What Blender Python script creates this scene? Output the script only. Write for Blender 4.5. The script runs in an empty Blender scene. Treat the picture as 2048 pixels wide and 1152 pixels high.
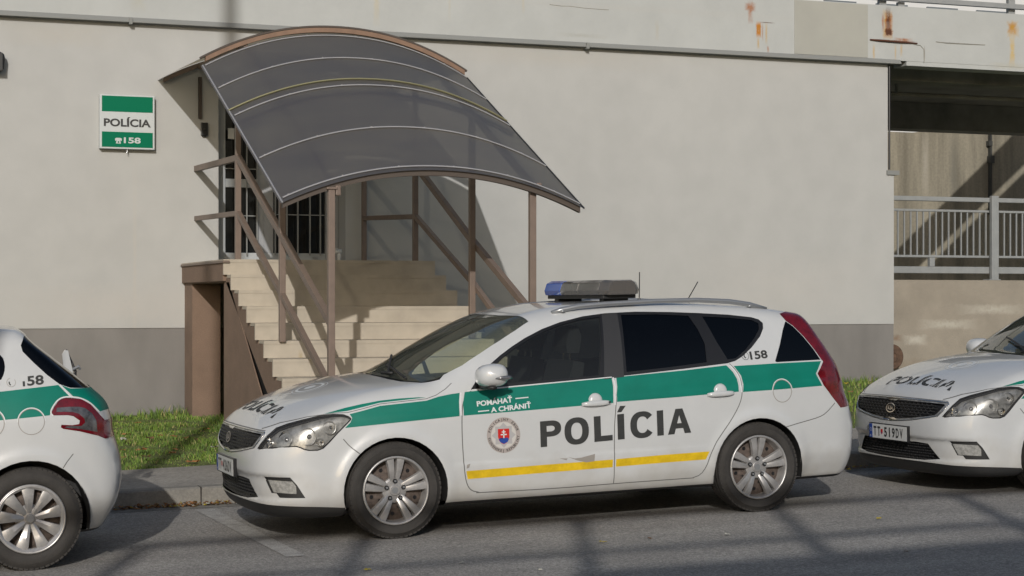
import bpy, bmesh, math, random
import numpy as np
from mathutils import Vector, Matrix
SC = bpy.context.scene
COL = SC.collection
rnd = random.Random(7)
R = math.radians

# ---------------------------------------------------------------- camera, sky, sun, exposure
PHI = 20.8
cd = bpy.data.cameras.new("camera"); cam = bpy.data.objects.new("camera", cd); COL.objects.link(cam)
cam.location = (0, 0, 1.55); cam.rotation_euler = (R(90), 0, R(-PHI))
cd.sensor_width = 36; cd.lens = 36*3600/2048; cd.shift_y = (600-576)/2048
cd.clip_start = .1; cd.clip_end = 2000
SC.camera = cam
SUN = Vector((.39, 1, -.42)).normalized()
el = math.asin(-SUN.z); az = math.atan2(-SUN.x, -SUN.y)      # direction towards the sun, clockwise from +Y
w = bpy.data.worlds.new("World"); SC.world = w; w.use_nodes = True
nt = w.node_tree; bg = nt.nodes['Background']; sk = nt.nodes.new('ShaderNodeTexSky')
sk.sky_type = 'NISHITA'; sk.sun_disc = False; sk.sun_elevation = el; sk.sun_rotation = az
sk.air_density = 1.0; sk.dust_density = 2.0; sk.ozone_density = 1.0
nt.links.new(sk.outputs[0], bg.inputs[0]); bg.inputs[1].default_value = .10
sd = bpy.data.lights.new("sun", 'SUN'); sd.energy = 3.0; sd.angle = R(.5); sd.color = (1, .965, .92)
so = bpy.data.objects.new("sun", sd); COL.objects.link(so); so.rotation_euler = SUN.to_track_quat('-Z', 'Y').to_euler()
so.location = (-5, -15, 12)
SC.view_settings.view_transform = 'Standard'; SC.view_settings.look = 'None'
SC.view_settings.exposure = -.25; SC.view_settings.gamma = 1

# ---------------------------------------------------------------- materials
MATS = {}
def mat(name, col, rough=.6, metal=0., var=.0, vscale=3., bump=0., bscale=40., spec=.5, coat=0., stretch=(1,1,1), fine=0., fscale=60., col2=None):
    if name in MATS: return MATS[name]
    m = bpy.data.materials.new(name); m.use_nodes = True; n = m.node_tree.nodes; L = m.node_tree.links
    b = n['Principled BSDF']; b.inputs['Roughness'].default_value = rough; b.inputs['Metallic'].default_value = metal
    b.inputs['Specular IOR Level'].default_value = spec; b.inputs['Coat Weight'].default_value = coat
    b.inputs['Coat Roughness'].default_value = .06
    b.inputs['Base Color'].default_value = (*col, 1)
    tc = n.new('ShaderNodeTexCoord'); mp = n.new('ShaderNodeMapping'); mp.inputs['Scale'].default_value = stretch
    L.new(tc.outputs['Object'], mp.inputs[0]); m['vec'] = 1
    cur = None
    if var or col2:
        t = n.new('ShaderNodeTexNoise'); t.inputs['Scale'].default_value = vscale; t.inputs['Detail'].default_value = 6; t.inputs['Roughness'].default_value = .62
        L.new(mp.outputs[0], t.inputs[0])
        r = n.new('ShaderNodeValToRGB'); r.color_ramp.elements[0].position = .32; r.color_ramp.elements[1].position = .68
        c0 = tuple(c*(1-var) for c in col); c1 = col2 if col2 else tuple(min(1, c*(1+var*.5)) for c in col)
        r.color_ramp.elements[0].color = (*c0, 1); r.color_ramp.elements[1].color = (*c1, 1)
        L.new(t.outputs[0], r.inputs[0]); cur = r.outputs[0]
    if fine:
        t = n.new('ShaderNodeTexNoise'); t.inputs['Scale'].default_value = fscale; t.inputs['Detail'].default_value = 3
        L.new(tc.outputs['Object'], t.inputs[0])
        r = n.new('ShaderNodeValToRGB'); r.color_ramp.elements[0].position = .35; r.color_ramp.elements[1].position = .65
        r.color_ramp.elements[0].color = (1-fine,)*3+(1,); r.color_ramp.elements[1].color = (1+0*fine,)*3+(1,)
        L.new(t.outputs[0], r.inputs[0])
        x = n.new('ShaderNodeMix'); x.data_type = 'RGBA'; x.blend_type = 'MULTIPLY'; x.inputs[0].default_value = 1
        if cur: L.new(cur, x.inputs[6])
        else: x.inputs[6].default_value = (*col, 1)
        L.new(r.outputs[0], x.inputs[7]); cur = x.outputs[2]
    if cur: L.new(cur, b.inputs['Base Color'])
    if bump:
        t = n.new('ShaderNodeTexNoise'); t.inputs['Scale'].default_value = bscale; t.inputs['Detail'].default_value = 4
        L.new(tc.outputs['Object'], t.inputs[0])
        bp = n.new('ShaderNodeBump'); bp.inputs['Strength'].default_value = bump; bp.inputs['Distance'].default_value = .01
        L.new(t.outputs[0], bp.inputs['Height']); L.new(bp.outputs[0], b.inputs['Normal'])
    MATS[name] = m
    return m
def stains(m, rects, seed=0.):
    """rusty or dirty marks with a shape of their own: (x0,x1,z0,z1,color,strength,softness), world coordinates"""
    n = m.node_tree.nodes; L = m.node_tree.links; b = n['Principled BSDF']
    geo = n.new('ShaderNodeNewGeometry'); nz = n.new('ShaderNodeTexNoise'); nz.inputs['Scale'].default_value = 17; nz.inputs['Detail'].default_value = 8; nz.inputs['Roughness'].default_value = .7
    L.new(geo.outputs['Position'], nz.inputs[0])
    sep = n.new('ShaderNodeSeparateXYZ'); L.new(geo.outputs['Position'], sep.inputs[0])
    n2 = n.new('ShaderNodeSeparateColor'); L.new(nz.outputs['Color'], n2.inputs[0])
    def math_(op, a, b2=None, c=None, clamp=False):
        k = n.new('ShaderNodeMath'); k.operation = op; k.use_clamp = clamp
        for i, v in enumerate((a, b2, c)):
            if v is None: continue
            if isinstance(v, (int, float)): k.inputs[i].default_value = v
            else: L.new(v, k.inputs[i])
        return k.outputs[0]
    wob = math_('MULTIPLY_ADD', n2.outputs[0], 1., -.5); wob2 = math_('MULTIPLY_ADD', n2.outputs[1], 1., -.5)
    src = b.inputs['Base Color']
    for (x0, x1, z0, z1, c, s, soft) in rects:
        cx, hx, cz, hz = (x0+x1)/2, (x1-x0)/2, (z0+z1)/2, (z1-z0)/2
        amp = min(hx, hz)*1.3
        X = math_('MULTIPLY_ADD', wob, amp, sep.outputs[0]); Z = math_('MULTIPLY_ADD', wob2, amp, sep.outputs[2])
        dx = math_('DIVIDE', math_('ABSOLUTE', math_('SUBTRACT', X, cx)), hx)
        dz = math_('DIVIDE', math_('ABSOLUTE', math_('SUBTRACT', Z, cz)), hz)
        d = math_('MAXIMUM', dx, dz)
        f = math_('DIVIDE', math_('SUBTRACT', 1., d), min(1., soft*1.5), None, True)
        g = math_('MULTIPLY_ADD', n2.outputs[2], 3.0, -.5, True)
        f = math_('MULTIPLY', math_('MULTIPLY', f, s), g)
        x = n.new('ShaderNodeMix'); x.data_type = 'RGBA'; L.new(f, x.inputs[0])
        if src.links: L.new(src.links[0].from_socket, x.inputs[6])
        else: x.inputs[6].default_value = src.default_value
        x.inputs[7].default_value = (*c, 1); L.new(x.outputs[2], src)
    return m
def glass(name, tint, refl=1.5, rough=.02, body=None, bodyf=0.):   # body: dust or pigment in the pane
    if name in MATS: return MATS[name]
    m = bpy.data.materials.new(name); m.use_nodes = True; n = m.node_tree.nodes; L = m.node_tree.links
    n.remove(n['Principled BSDF']); out = n['Material Output']
    t = n.new('ShaderNodeBsdfTransparent'); t.inputs[0].default_value = (*tint, 1)
    g = n.new('ShaderNodeBsdfGlossy'); g.inputs['Roughness'].default_value = rough; g.inputs[0].default_value = (1, 1, 1, 1)
    f = n.new('ShaderNodeFresnel'); f.inputs[0].default_value = refl
    base = t.outputs[0]
    if body:
        d = n.new('ShaderNodeBsdfDiffuse'); d.inputs[0].default_value = (*body, 1)
        mm = n.new('ShaderNodeMixShader'); mm.inputs[0].default_value = bodyf; L.new(base, mm.inputs[1]); L.new(d.outputs[0], mm.inputs[2]); base = mm.outputs[0]
    mx = n.new('ShaderNodeMixShader'); L.new(f.outputs[0], mx.inputs[0]); L.new(base, mx.inputs[1]); L.new(g.outputs[0], mx.inputs[2])
    L.new(mx.outputs[0], out.inputs[0]); MATS[name] = m
    return m
PAINT = mat('white car paint', (.53, .54, .54), .30, coat=1., var=.05, vscale=2.5, spec=.5)
def dirty(m):                                                    # road dirt low on the flanks
    n = m.node_tree.nodes; L = m.node_tree.links; b = n['Principled BSDF']
    tc = n.new('ShaderNodeTexCoord'); s = n.new('ShaderNodeSeparateXYZ'); L.new(tc.outputs['Object'], s.inputs[0])
    nz = n.new('ShaderNodeTexNoise'); nz.inputs['Scale'].default_value = 6; nz.inputs['Detail'].default_value = 8; L.new(tc.outputs['Object'], nz.inputs[0])
    a = n.new('ShaderNodeMath'); a.operation = 'MULTIPLY_ADD'; a.inputs[1].default_value = .5; L.new(nz.outputs[0], a.inputs[0]); L.new(s.outputs[2], a.inputs[2])
    r = n.new('ShaderNodeMapRange'); r.inputs[1].default_value = .42; r.inputs[2].default_value = .72; r.inputs[3].default_value = .55; r.inputs[4].default_value = 0
    L.new(a.outputs[0], r.inputs[0])
    x = n.new('ShaderNodeMix'); x.data_type = 'RGBA'; L.new(r.outputs[0], x.inputs[0]); src = b.inputs['Base Color']
    if src.links: L.new(src.links[0].from_socket, x.inputs[6])
    else: x.inputs[6].default_value = src.default_value
    x.inputs[7].default_value = (.36, .33, .28, 1); L.new(x.outputs[2], src)
    r2 = n.new('ShaderNodeMapRange'); r2.inputs[1].default_value = .3; r2.inputs[2].default_value = .8; r2.inputs[3].default_value = .6; r2.inputs[4].default_value = .28
    L.new(a.outputs[0], r2.inputs[0]); L.new(r2.outputs[0], b.inputs['Roughness'])
dirty(PAINT)
GREEN = mat('green reflective film', (.0, .165, .118), .5, var=.12, vscale=5, spec=.3)
YELLOW = mat('yellow reflective film', (.66, .44, .01), .45, var=.25, vscale=11)
BLACKP = mat('black plastic', (.018, .018, .018), .55, bump=.1)
TRIM = mat('black window trim', (.012, .012, .013), .35)
PILLAR = mat('dark grey pillar film', (.035, .035, .036), .4)
SEAM = mat('panel gap', (.13, .13, .125), .9)
LINING = mat('dark cabin lining', (.02, .02, .022), .9)
SEAT = mat('charcoal seat cloth', (.03, .03, .034), .9, bump=.3, bscale=200)
RED = mat('red lamp plastic', (.13, .003, .008), .15, coat=.8, var=.35, vscale=22)
CLEARL = mat('clear grey lamp plastic', (.22, .22, .23), .15, metal=.5, coat=1, var=.4, vscale=40)
CHROME = mat('chrome', (.75, .75, .75), .08, metal=1.)
SATIN = mat('satin grey metal', (.34, .35, .36), .35, metal=.6)
GREYL = mat('grey lamp housing', (.36, .36, .355), .3, metal=.5, var=.6, vscale=16)
WIND = glass('windscreen glass', (.86, .93, .82), 1.5, .02, (.42, .46, .38), .13)
SIDEG = glass('side window glass', (.58, .62, .58), 1.5, .02, (.30, .30, .28), .03)
PRIV = glass('dark privacy glass', (.03, .035, .04), 1.45)
LENS = glass('headlight lens', (.93, .93, .92), 1.4, .03, (.42, .41, .39), .05)
RUBBER = mat('tyre rubber', (.036, .033, .030), .8, var=.3, vscale=9, bump=.25, bscale=90)
ALLOY = mat('silver wheel paint', (.46, .45, .44), .35, metal=.55, var=.22, vscale=14)
HUBD = mat('dark rusty steel', (.11, .085, .072), .7, metal=.2, var=.5, vscale=30)
TEXTD = mat('black lettering film', (.03, .031, .030), .6, var=.2, vscale=30)
TEXTW = mat('white lettering film', (.60, .62, .62), .5)
FAINT = mat('faded grey film', (.27, .25, .225), .6)
PLATEW = mat('white number plate', (.60, .61, .60), .4)
BLUE = mat('blue film', (.02, .06, .28), .4)
REDF = mat('red film', (.50, .02, .015), .4)
RINGF = mat('grey brown film', (.36, .32, .30), .5)
INNERF = mat('pale grey film', (.52, .50, .47), .5)
STARF = mat('silver grey film', (.38, .37, .37), .5)

# ---------------------------------------------------------------- mesh helpers
def link(name, me, mats, parent=None, smooth=False):
    o = bpy.data.objects.new(name, me); COL.objects.link(o)
    for m in (mats if isinstance(mats, (list, tuple)) else [mats]): me.materials.append(m)
    if smooth: me.shade_smooth()
    if parent: o.parent = parent
    return o
def tag(o, label=None, cat=None, group=None, kind=None):
    if label: o['label'] = label
    if cat: o['category'] = cat
    if group: o['group'] = group
    if kind: o['kind'] = kind
    return o
def empty(name, loc=(0, 0, 0), rot=(0, 0, 0), **k):
    o = bpy.data.objects.new(name, None); COL.objects.link(o); o.location = loc; o.rotation_euler = rot; o.empty_display_size = .2
    return tag(o, **k)
class MB:
    def __init__(s): s.v = []; s.f = []; s.m = []; s.k = 0
    def add(s, vs, fs, k=None):
        b = len(s.v); s.v += [tuple(map(float, p)) for p in vs]
        for f in fs: s.f.append(tuple(int(i)+b for i in f)); s.m.append(s.k if k is None else k)
        return s
    def box(s, x0, x1, y0, y1, z0, z1, k=None):
        v = [(x, y, z) for x in (x0, x1) for y in (y0, y1) for z in (z0, z1)]
        return s.add(v, [(0, 1, 3, 2), (4, 6, 7, 5), (0, 4, 5, 1), (2, 3, 7, 6), (0, 2, 6, 4), (1, 5, 7, 3)], k)
    def hexa(s, v, k=None):           # 4 bottom then 4 top
        return s.add(v, [(3, 2, 1, 0), (4, 5, 6, 7), (0, 1, 5, 4), (1, 2, 6, 5), (2, 3, 7, 6), (3, 0, 4, 7)], k)
    def prism(s, poly, a, b, axis=0, k=None):    # poly in the two other axes, extruded a..b along axis
        n = len(poly); v = []
        for t in (a, b):
            for p in poly:
                q = list(p); q.insert(axis, t); v.append(q)
        return s.add(v, [tuple(range(n))[::-1], tuple(range(n, 2*n))] + [(i, (i+1) % n, n+(i+1) % n, n+i) for i in range(n)], k)
    def bar(s, p, q, w, h, up=(0, 0, 1), k=None):
        p = Vector(p); q = Vector(q); d = (q-p).normalized(); u = Vector(up); x = d.cross(u)
        if x.length < 1e-3: x = Vector((1, 0, 0))
        x.normalize(); u = x.cross(d).normalized(); v = []
        for c in (p, q):
            for a, b in ((-1, -1), (1, -1), (1, 1), (-1, 1)): v.append(c+x*a*w/2+u*b*h/2)
        return s.add(v, [(3, 2, 1, 0), (4, 5, 6, 7), (0, 1, 5, 4), (1, 2, 6, 5), (2, 3, 7, 6), (3, 0, 4, 7)], k)
    def tube(s, pts, r, n=10, k=None, sq=1.):
        pts = [Vector(p) for p in pts]; rr = r if isinstance(r, (list, tuple)) else [r]*len(pts); v = []; N = None
        for i, p in enumerate(pts):
            d = (pts[min(i+1, len(pts)-1)]-pts[max(i-1, 0)]).normalized()
            if N is None: N = d.orthogonal().normalized() if abs(d.z) > .9 else Vector((0, 0, 1))
            N = (N-d*N.dot(d)).normalized(); B = d.cross(N)
            for j in range(n):
                a = 2*math.pi*j/n; v.append(p+(N*math.cos(a)*sq+B*math.sin(a))*rr[i])
        f = [(i*n+j, i*n+(j+1) % n, (i+1)*n+(j+1) % n, (i+1)*n+j) for i in range(len(pts)-1) for j in range(n)]
        f += [tuple(range(n))[::-1], tuple(range((len(pts)-1)*n, len(pts)*n))]
        return s.add(v, f, k)
    def lathe(s, prof, n=48, c=(0, 0, 0), k=None, M=None):   # (radius, y) profile about the Y axis
        v = []
        for r, y in prof:
            for j in range(n):
                a = 2*math.pi*j/n; p = Vector((r*math.cos(a), y, r*math.sin(a)))
                if M: p = M @ p
                v.append((p[0]+c[0], p[1]+c[1], p[2]+c[2]))
        f = [(i*n+j, (i+1)*n+j, (i+1)*n+(j+1) % n, i*n+(j+1) % n) for i in range(len(prof)-1) for j in range(n)]
        return s.add(v, f, k)
    def build(s, name, mats, parent=None, smooth=False, bevel=0, auto=None):
        me = bpy.data.meshes.new(name); me.from_pydata(s.v, [], s.f)
        me.polygons.foreach_set('material_index', s.m)
        me.update()
        bm = bmesh.new(); bm.from_mesh(me)
        if s.f and not getattr(s, 'keep', 0): bmesh.ops.recalc_face_normals(bm, faces=bm.faces)
        if auto is not None:
            for e in bm.edges:
                if len(e.link_faces) == 2 and e.calc_face_angle(0) > auto: e.smooth = False
            smooth = True
        bm.to_mesh(me); bm.free()
        o = link(name, me, mats, parent, smooth)
        if bevel:
            b = o.modifiers.new('bevel', 'BEVEL'); b.width = bevel; b.segments = 2; b.limit_method = 'ANGLE'; b.angle_limit = R(40)
        return o
_tc = {}
def text2d(s, h=1., bold=.03, sx=1.):
    """flat lettering: vertices (x,y) with cap height h, baseline y=0, starting at x=0; triangle list; width"""
    key = (s, bold)
    if key not in _tc:
        def mk(t):
            c = bpy.data.curves.new('t', 'FONT'); c.body = t; c.size = 1; c.offset = bold; c.resolution_u = 4
            o = bpy.data.objects.new('t', c); COL.objects.link(o); bpy.context.view_layer.update()
            m = bpy.data.meshes.new_from_object(o.evaluated_get(bpy.context.evaluated_depsgraph_get()))
            v = np.array([q.co[:2] for q in m.vertices]); m.calc_loop_triangles()
            t3 = np.array([q.vertices[:] for q in m.loop_triangles]); bpy.data.objects.remove(o); bpy.data.curves.remove(c); bpy.data.meshes.remove(m)
            return v, t3
        v, t3 = mk(s); H = mk('H')[0]; cap = H[:, 1].max()-H[:, 1].min(); lo = H[:, 1].min()
        v = v.copy(); v[:, 0] -= v[:, 0].min(); v[:, 1] -= lo; v /= cap
        _tc[key] = (v, t3)
    v, t3 = _tc[key]; v = v*h; v[:, 0] *= sx
    return v, t3, v[:, 0].max()
def refine(v, t, L):
    """split long triangle edges so that flat lettering can follow a curved panel"""
    v = [tuple(p) for p in v]; t = [tuple(q) for q in t]
    for _ in range(4):
        out = []; mid = {}; ch = False
        def m(a, b):
            k = (min(a, b), max(a, b))
            if k not in mid: mid[k] = len(v); v.append(((v[a][0]+v[b][0])/2, (v[a][1]+v[b][1])/2))
            return mid[k]
        for a, b, c in t:
            e = [(math.dist(v[a], v[b]), a, b, c), (math.dist(v[b], v[c]), b, c, a), (math.dist(v[c], v[a]), c, a, b)]
            l, p, q, r = max(e)
            if l > L: k = m(p, q); out += [(p, k, r), (k, q, r)]; ch = True
            else: out.append((a, b, c))
        t = out
        if not ch: break
    return np.array(v), np.array(t)
def spl(pts):
    # C1 monotone-ish Catmull-Rom (pchip-like) interpolant with linear extrapolation
    P=np.array(pts,float);X=P[:,0];Y=P[:,1];h=np.diff(X);d=np.diff(Y)/h
    m=np.zeros(len(X));m[0]=d[0];m[-1]=d[-1]
    m[1:-1]=(d[:-1]*h[1:]+d[1:]*h[:-1])/(h[:-1]+h[1:])
    def f(x):
        x=np.asarray(x,float);i=np.clip(np.searchsorted(X,x)-1,0,len(h)-1)
        t=(x-X[i])/h[i];t2=t*t;t3=t2*t
        r=(2*t3-3*t2+1)*Y[i]+(t3-2*t2+t)*h[i]*m[i]+(-2*t3+3*t2)*Y[i+1]+(t3-t2)*h[i]*m[i+1]
        r=np.where(x<X[0],Y[0]+m[0]*(x-X[0]),r)
        return np.where(x>X[-1],Y[-1]+m[-1]*(x-X[-1]),r)
    return f
def smax(a,b,k):
    h=np.maximum(k-np.abs(a-b),0)/k
    return np.maximum(a,b)+h*h*k*.25
KIA=dict(
 top=[(-.3,.60),(0,.755),(.10,.82),(.25,.892),(.45,.958),(.7,1.012),(.9,1.034),(1.02,1.050),(1.12,1.092),(1.35,1.212),(1.6,1.333),(1.85,1.43),(2.0,1.464),(2.2,1.489),(2.5,1.500),(3.0,1.496),(3.4,1.475),(3.8,1.440),(4.05,1.400),(4.5,1.30)],
 front=[(.1,.13),(.2,.035),(.27,.0),(.35,-.015),(.45,-.02),(.55,-.016),(.62,-.005),(.7,.015),(.8,.06),(.9,.13)],
 rear=[(.15,4.36),(.25,4.43),(.35,4.475),(.5,4.495),(.62,4.49),(.72,4.463),(.8,4.432),(.9,4.41),(1.0,4.372),(1.1,4.305),(1.25,4.195),(1.38,4.11),(1.5,4.04)],
 wid=[(0,.80),(.3,.835),(.6,.865),(.9,.885),(1.3,.887),(2.0,.893),(2.6,.895),(3.2,.893),(3.7,.885),(4.1,.862),(4.5,.815)],
 # offset of the half width against height above belt line
 ver=[(-.85,-.10),(-.76,-.05),(-.70,-.025),(-.6,-.012),(-.45,-.002),(-.3,-.004),(-.16,-.010),(-.08,-.022),(-.02,-.042),(.05,-.068),(.15,-.112),(.25,-.165),(.35,-.228),(.42,-.28),(.5,-.36),(.7,-.55)],
 belt=[(0,.80),(.6,.87),(1.3,.93),(2.4,.985),(3.4,1.045),(4.1,1.08),(4.5,1.08)],
 crown=.06,sweep=.30,bot=.19,fw=.9,rw=3.555,wr=.335,L=4.5,crease=1,fstep=.024)
def make(p):
    top,fr,re,wi,ve,be=[spl(p[k]) for k in('top','front','rear','wid','ver','belt')]
    W0=.89
    sg=lambda t:1/(1+np.exp(-np.clip(t,-30,30)))
    def f(x,y,z):
        ay=np.abs(y);q=ay/W0
        xs=x-p['sweep']*ay**2*np.clip((3.2-x)/2,0,1)
        T=top(xs)-p['crown']*ay**2-.03*q**6
        g=(top(xs+.01)-top(xs-.01))/.02
        a=(z-T)/np.sqrt(1+g*g)
        # plan curve of nose and tail
        pf=.10*q**2+.34*q**7
        pr=.07*q**2+.22*q**8
        b=(fr(z)+pf-x+p.get('fstep',0)*sg((.435-z)/.006)*sg((z-.28)/.006)*sg((.80-ay)/.03))/np.sqrt(1+(.2*q/W0+2.38*q**6/W0)**2)
        c=(x-re(z)+pr)/np.sqrt(1+(.14*q/W0+1.76*q**7/W0)**2)
        w=wi(x)+ve(z-be(x))
        if p.get('crease'):
            zc=.815+.030*(x-1.2);fx=sg((x-.75)/.06)*sg((4.15-x)/.06)
            w=w-.007*sg((z-zc)/.007)*fx+.005*sg((.462+.018*(x-1.4)-z)/.004)*sg((x-1.3)/.02)*sg((3.22-x)/.02)
        for wx in(p['fw'],p['rw']):
            r=np.sqrt((x-wx)**2+(z-.31)**2)
            w=w+.016*np.exp(-((r-.36)/.055)**2)
        d=(ay-w)/1.08
        e=p['bot']-(.035*sg((.57-x)/.012) if p.get('crease') else 0)-z
        k1=p.get('k1',.07)
        r=smax(a,d,k1)
        r=smax(r,b,.05)
        r=smax(r,c,.05)
        return smax(r,e,.05)
    return f
def grad(f,P,h=1e-3):
    g=np.empty_like(P)
    for i in range(3):
        a=P.copy();b=P.copy();a[:,i]+=h;b[:,i]-=h
        g[:,i]=(f(*a.T)-f(*b.T))/(2*h)
    return g
def nets(f,lo,hi,s):
    ax=[np.arange(lo[i],hi[i]+s,s) for i in range(3)]
    G=np.stack(np.meshgrid(*ax,indexing='ij'),-1)
    V=f(G[...,0],G[...,1],G[...,2]);I=V<0
    n=[len(a) for a in ax]
    c=np.zeros([k-1 for k in n],int)
    for a in(0,1):
        for b in(0,1):
            for d in(0,1): c+=I[a:n[0]-1+a,b:n[1]-1+b,d:n[2]-1+d]
    act=(c>0)&(c<8);idx=-np.ones(c.shape,int);idx[act]=np.arange(act.sum())
    P=np.argwhere(act)*s+np.array(lo)+s/2
    for _ in range(6):
        v=f(*P.T);g=grad(f,P);gg=(g*g).sum(1);st=-(v/np.maximum(gg,.2))[:,None]*g
        P=P+np.clip(st,-s,s)
    Q=[]
    for a in range(3):
        o=[(1,0,0),(0,1,0),(0,0,1)][a]
        sl0=tuple(slice(0 ,n[i]-1) if i==a else slice(1,n[i]-1) for i in range(3))
        sl1=tuple(slice(1,n[i]) if i==a else slice(1,n[i]-1) for i in range(3))
        A=I[sl0];B=I[sl1];ch=A!=B
        loc=np.argwhere(ch);fl=A[ch]
        off=[0 if i==a else 1 for i in range(3)]
        cell=loc+off
        b,c2=[i for i in range(3) if i!=a]
        def at(db,dc):
            k=cell.copy();k[:,b]-=db;k[:,c2]-=dc
            return idx[k[:,0],k[:,1],k[:,2]]
        q=np.stack([at(1,1),at(0,1),at(0,0),at(1,0)],1)
        flip=fl if a!=1 else ~fl
        q[~flip]=q[~flip][:,::-1]
        Q.append(q)
    Q=np.concatenate(Q);Q=Q[(Q>=0).all(1)]
    return P,Q
PEU=dict(
 top=[(-.3,.62),(0,.74),(.1,.80),(.3,.88),(.6,.94),(.8,.97),(.95,1.03),(1.3,1.22),(1.6,1.36),(1.8,1.42),(2.1,1.46),(2.5,1.475),(2.9,1.47),(3.2,1.455),(3.36,1.44),(3.6,1.40),(4.2,1.3)],
 front=[(.1,.12),(.2,.04),(.3,.0),(.5,.0),(.65,.01),(.8,.07),(.9,.15)],
 rear=[(.15,3.80),(.25,3.86),(.35,3.92),(.45,3.95),(.6,3.955),(.7,3.935),(.78,3.91),(.88,3.90),(.98,3.86),(1.04,3.80),(1.1,3.735),(1.25,3.56),(1.38,3.41),(1.45,3.36),(1.6,3.2)],
 wid=[(0,.78),(.3,.81),(.8,.855),(1.6,.865),(2.4,.867),(3.0,.868),(3.35,.866),(3.6,.84),(3.8,.80),(4.0,.74)],
 ver=[(-.85,-.10),(-.76,-.05),(-.70,-.025),(-.6,-.012),(-.4,-.0),(-.25,-.003),(-.12,-.018),(-.04,-.04),(.05,-.075),(.15,-.12),(.25,-.175),(.35,-.235),(.42,-.30),(.6,-.45)],
 belt=[(0,.84),(1.2,.95),(3.4,1.03),(4,1.05)],
 crown=.06,sweep=.28,bot=.19,fw=.80,rw=3.34,wr=.335,L=3.96)
# ---------------------------------------------------------------- car bodies: a smooth closed surface, cut into real panels
def nets_tris(f, lo, hi, s):
    P, Q = nets(f, lo, hi, s)
    return P, np.concatenate([Q[:, [0, 1, 2]], Q[:, [0, 2, 3]]])
def pj(kind, V):
    if kind == 'side': return V[:, [0, 2]]
    if kind == 'top': return V[:, [0, 1]]
    if kind in ('front', 'back'): return V[:, [1, 2]]
    if kind == 'q': return np.stack([.97*V[:, 0]+.243*np.abs(V[:, 1]), V[:, 2]], 1)
def inpoly(P, poly):
    x, y = P[:, 0], P[:, 1]; c = np.zeros(len(P), bool); n = len(poly)
    for i in range(n):
        x0, y0 = poly[i]; x1, y1 = poly[i-1]
        with np.errstate(divide='ignore', invalid='ignore'):
            c ^= ((y0 > y) != (y1 > y)) & (x < (x1-x0)*(y-y0)/((y1-y0) if y1 != y0 else 1e-12)+x0)
    return c
def tnorm(V, T):
    n = np.cross(V[T[:, 1]]-V[T[:, 0]], V[T[:, 2]]-V[T[:, 0]]); return n/np.maximum(np.linalg.norm(n, axis=1), 1e-12)[:, None]
def okf(kind, flt, V, T):
    c = V[T].mean(1); n = tnorm(V, T); m = np.ones(len(T), bool)
    if kind in ('side', 'q'): m &= np.abs(c[:, 1]) > .35
    if kind == 'side' and flt != 'all': m &= np.abs(n[:, 1]) > .12
    if kind == 'q': m &= (c[:, 0] < 1.4) & (np.abs(n[:, 1]*.97)-n[:, 0]*.243 > .05)
    if kind == 'top': m &= (n[:, 2] > .15) & (c[:, 2] > .6)
    if kind == 'back': m &= (c[:, 0] > 4.0) & (n[:, 0] > .2)
    if kind == 'front': m &= (n[:, 0] < -.1) & (c[:, 0] < 1.2)
    if flt == 'all': m = np.ones(len(T), bool) if kind == 'side' else m
    if callable(flt): m &= flt(c, n)
    return m
def cut_line(V, T, kind, flt, p, q):
    P = pj(kind, V); p = np.array(p, float); q = np.array(q, float)
    lo = np.minimum(p, q)-.002; hi = np.maximum(p, q)+.002
    tp = P[T]; near = ((tp.min(1) <= hi) & (tp.max(1) >= lo)).all(1)
    idx = np.where(near)[0]
    if not len(idx): return V, T
    d2 = q-p; l = np.hypot(*d2)
    if l < 1e-6: return V, T
    nrm = np.array([-d2[1], d2[0]])/l
    S = (P-p) @ nrm
    S[np.abs(S) < 1e-5] = 0
    idx = idx[okf(kind, flt, V, T[idx])]
    s = S[T[idx]]; cr = (s.max(1) > 0) & (s.min(1) < 0)
    idx = idx[cr]; s = s[cr]
    if not len(idx): return V, T
    t = T[idx]; pos = (s > 0).sum(1); neg = (s < 0).sum(1)
    two = (pos+neg) == 3
    newT = []; newV = [V]; base = len(V)
    # lone vertex rotated to the front
    a = two; ta = t[a]; sa = s[a]
    lone = np.where((sa > 0).sum(1) == 1, np.argmax(sa > 0, 1), np.argmax(sa < 0, 1))
    rr = np.arange(len(ta)); i0 = ta[rr, lone]; i1 = ta[rr, (lone+1) % 3]; i2 = ta[rr, (lone+2) % 3]
    s0 = sa[rr, lone]; s1 = sa[rr, (lone+1) % 3]; s2 = sa[rr, (lone+2) % 3]
    # interpolate from the lower vertex index so that neighbours agree exactly
    def ip(i, j, si, sj):
        sw = i > j; A = np.where(sw, j, i); B = np.where(sw, i, j); a_ = np.where(sw, sj, si); b_ = np.where(sw, si, sj)
        u = a_/(a_-b_); return V[A]+(V[B]-V[A])*u[:, None]
    q1 = ip(i0, i1, s0, s1); q2 = ip(i0, i2, s0, s2); n = len(ta)
    j1 = base+np.arange(n); j2 = base+n+np.arange(n); newV += [q1, q2]
    newT += [np.stack([i0, j1, j2], 1), np.stack([j1, i1, i2], 1), np.stack([j1, i2, j2], 1)]
    base += 2*n
    # through a vertex
    tb = t[~two]; sb = s[~two]
    if len(tb):
        z = np.argmax(sb == 0, 1); rr = np.arange(len(tb)); i0 = tb[rr, z]; i1 = tb[rr, (z+1) % 3]; i2 = tb[rr, (z+2) % 3]
        q1 = ip(i1, i2, sb[rr, (z+1) % 3], sb[rr, (z+2) % 3]); j = base+np.arange(len(tb)); newV.append(q1)
        newT += [np.stack([i0, i1, j], 1), np.stack([i0, j, i2], 1)]
    keep = np.ones(len(T), bool); keep[idx] = False
    return np.concatenate(newV), np.concatenate([T[keep]]+newT)
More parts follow.
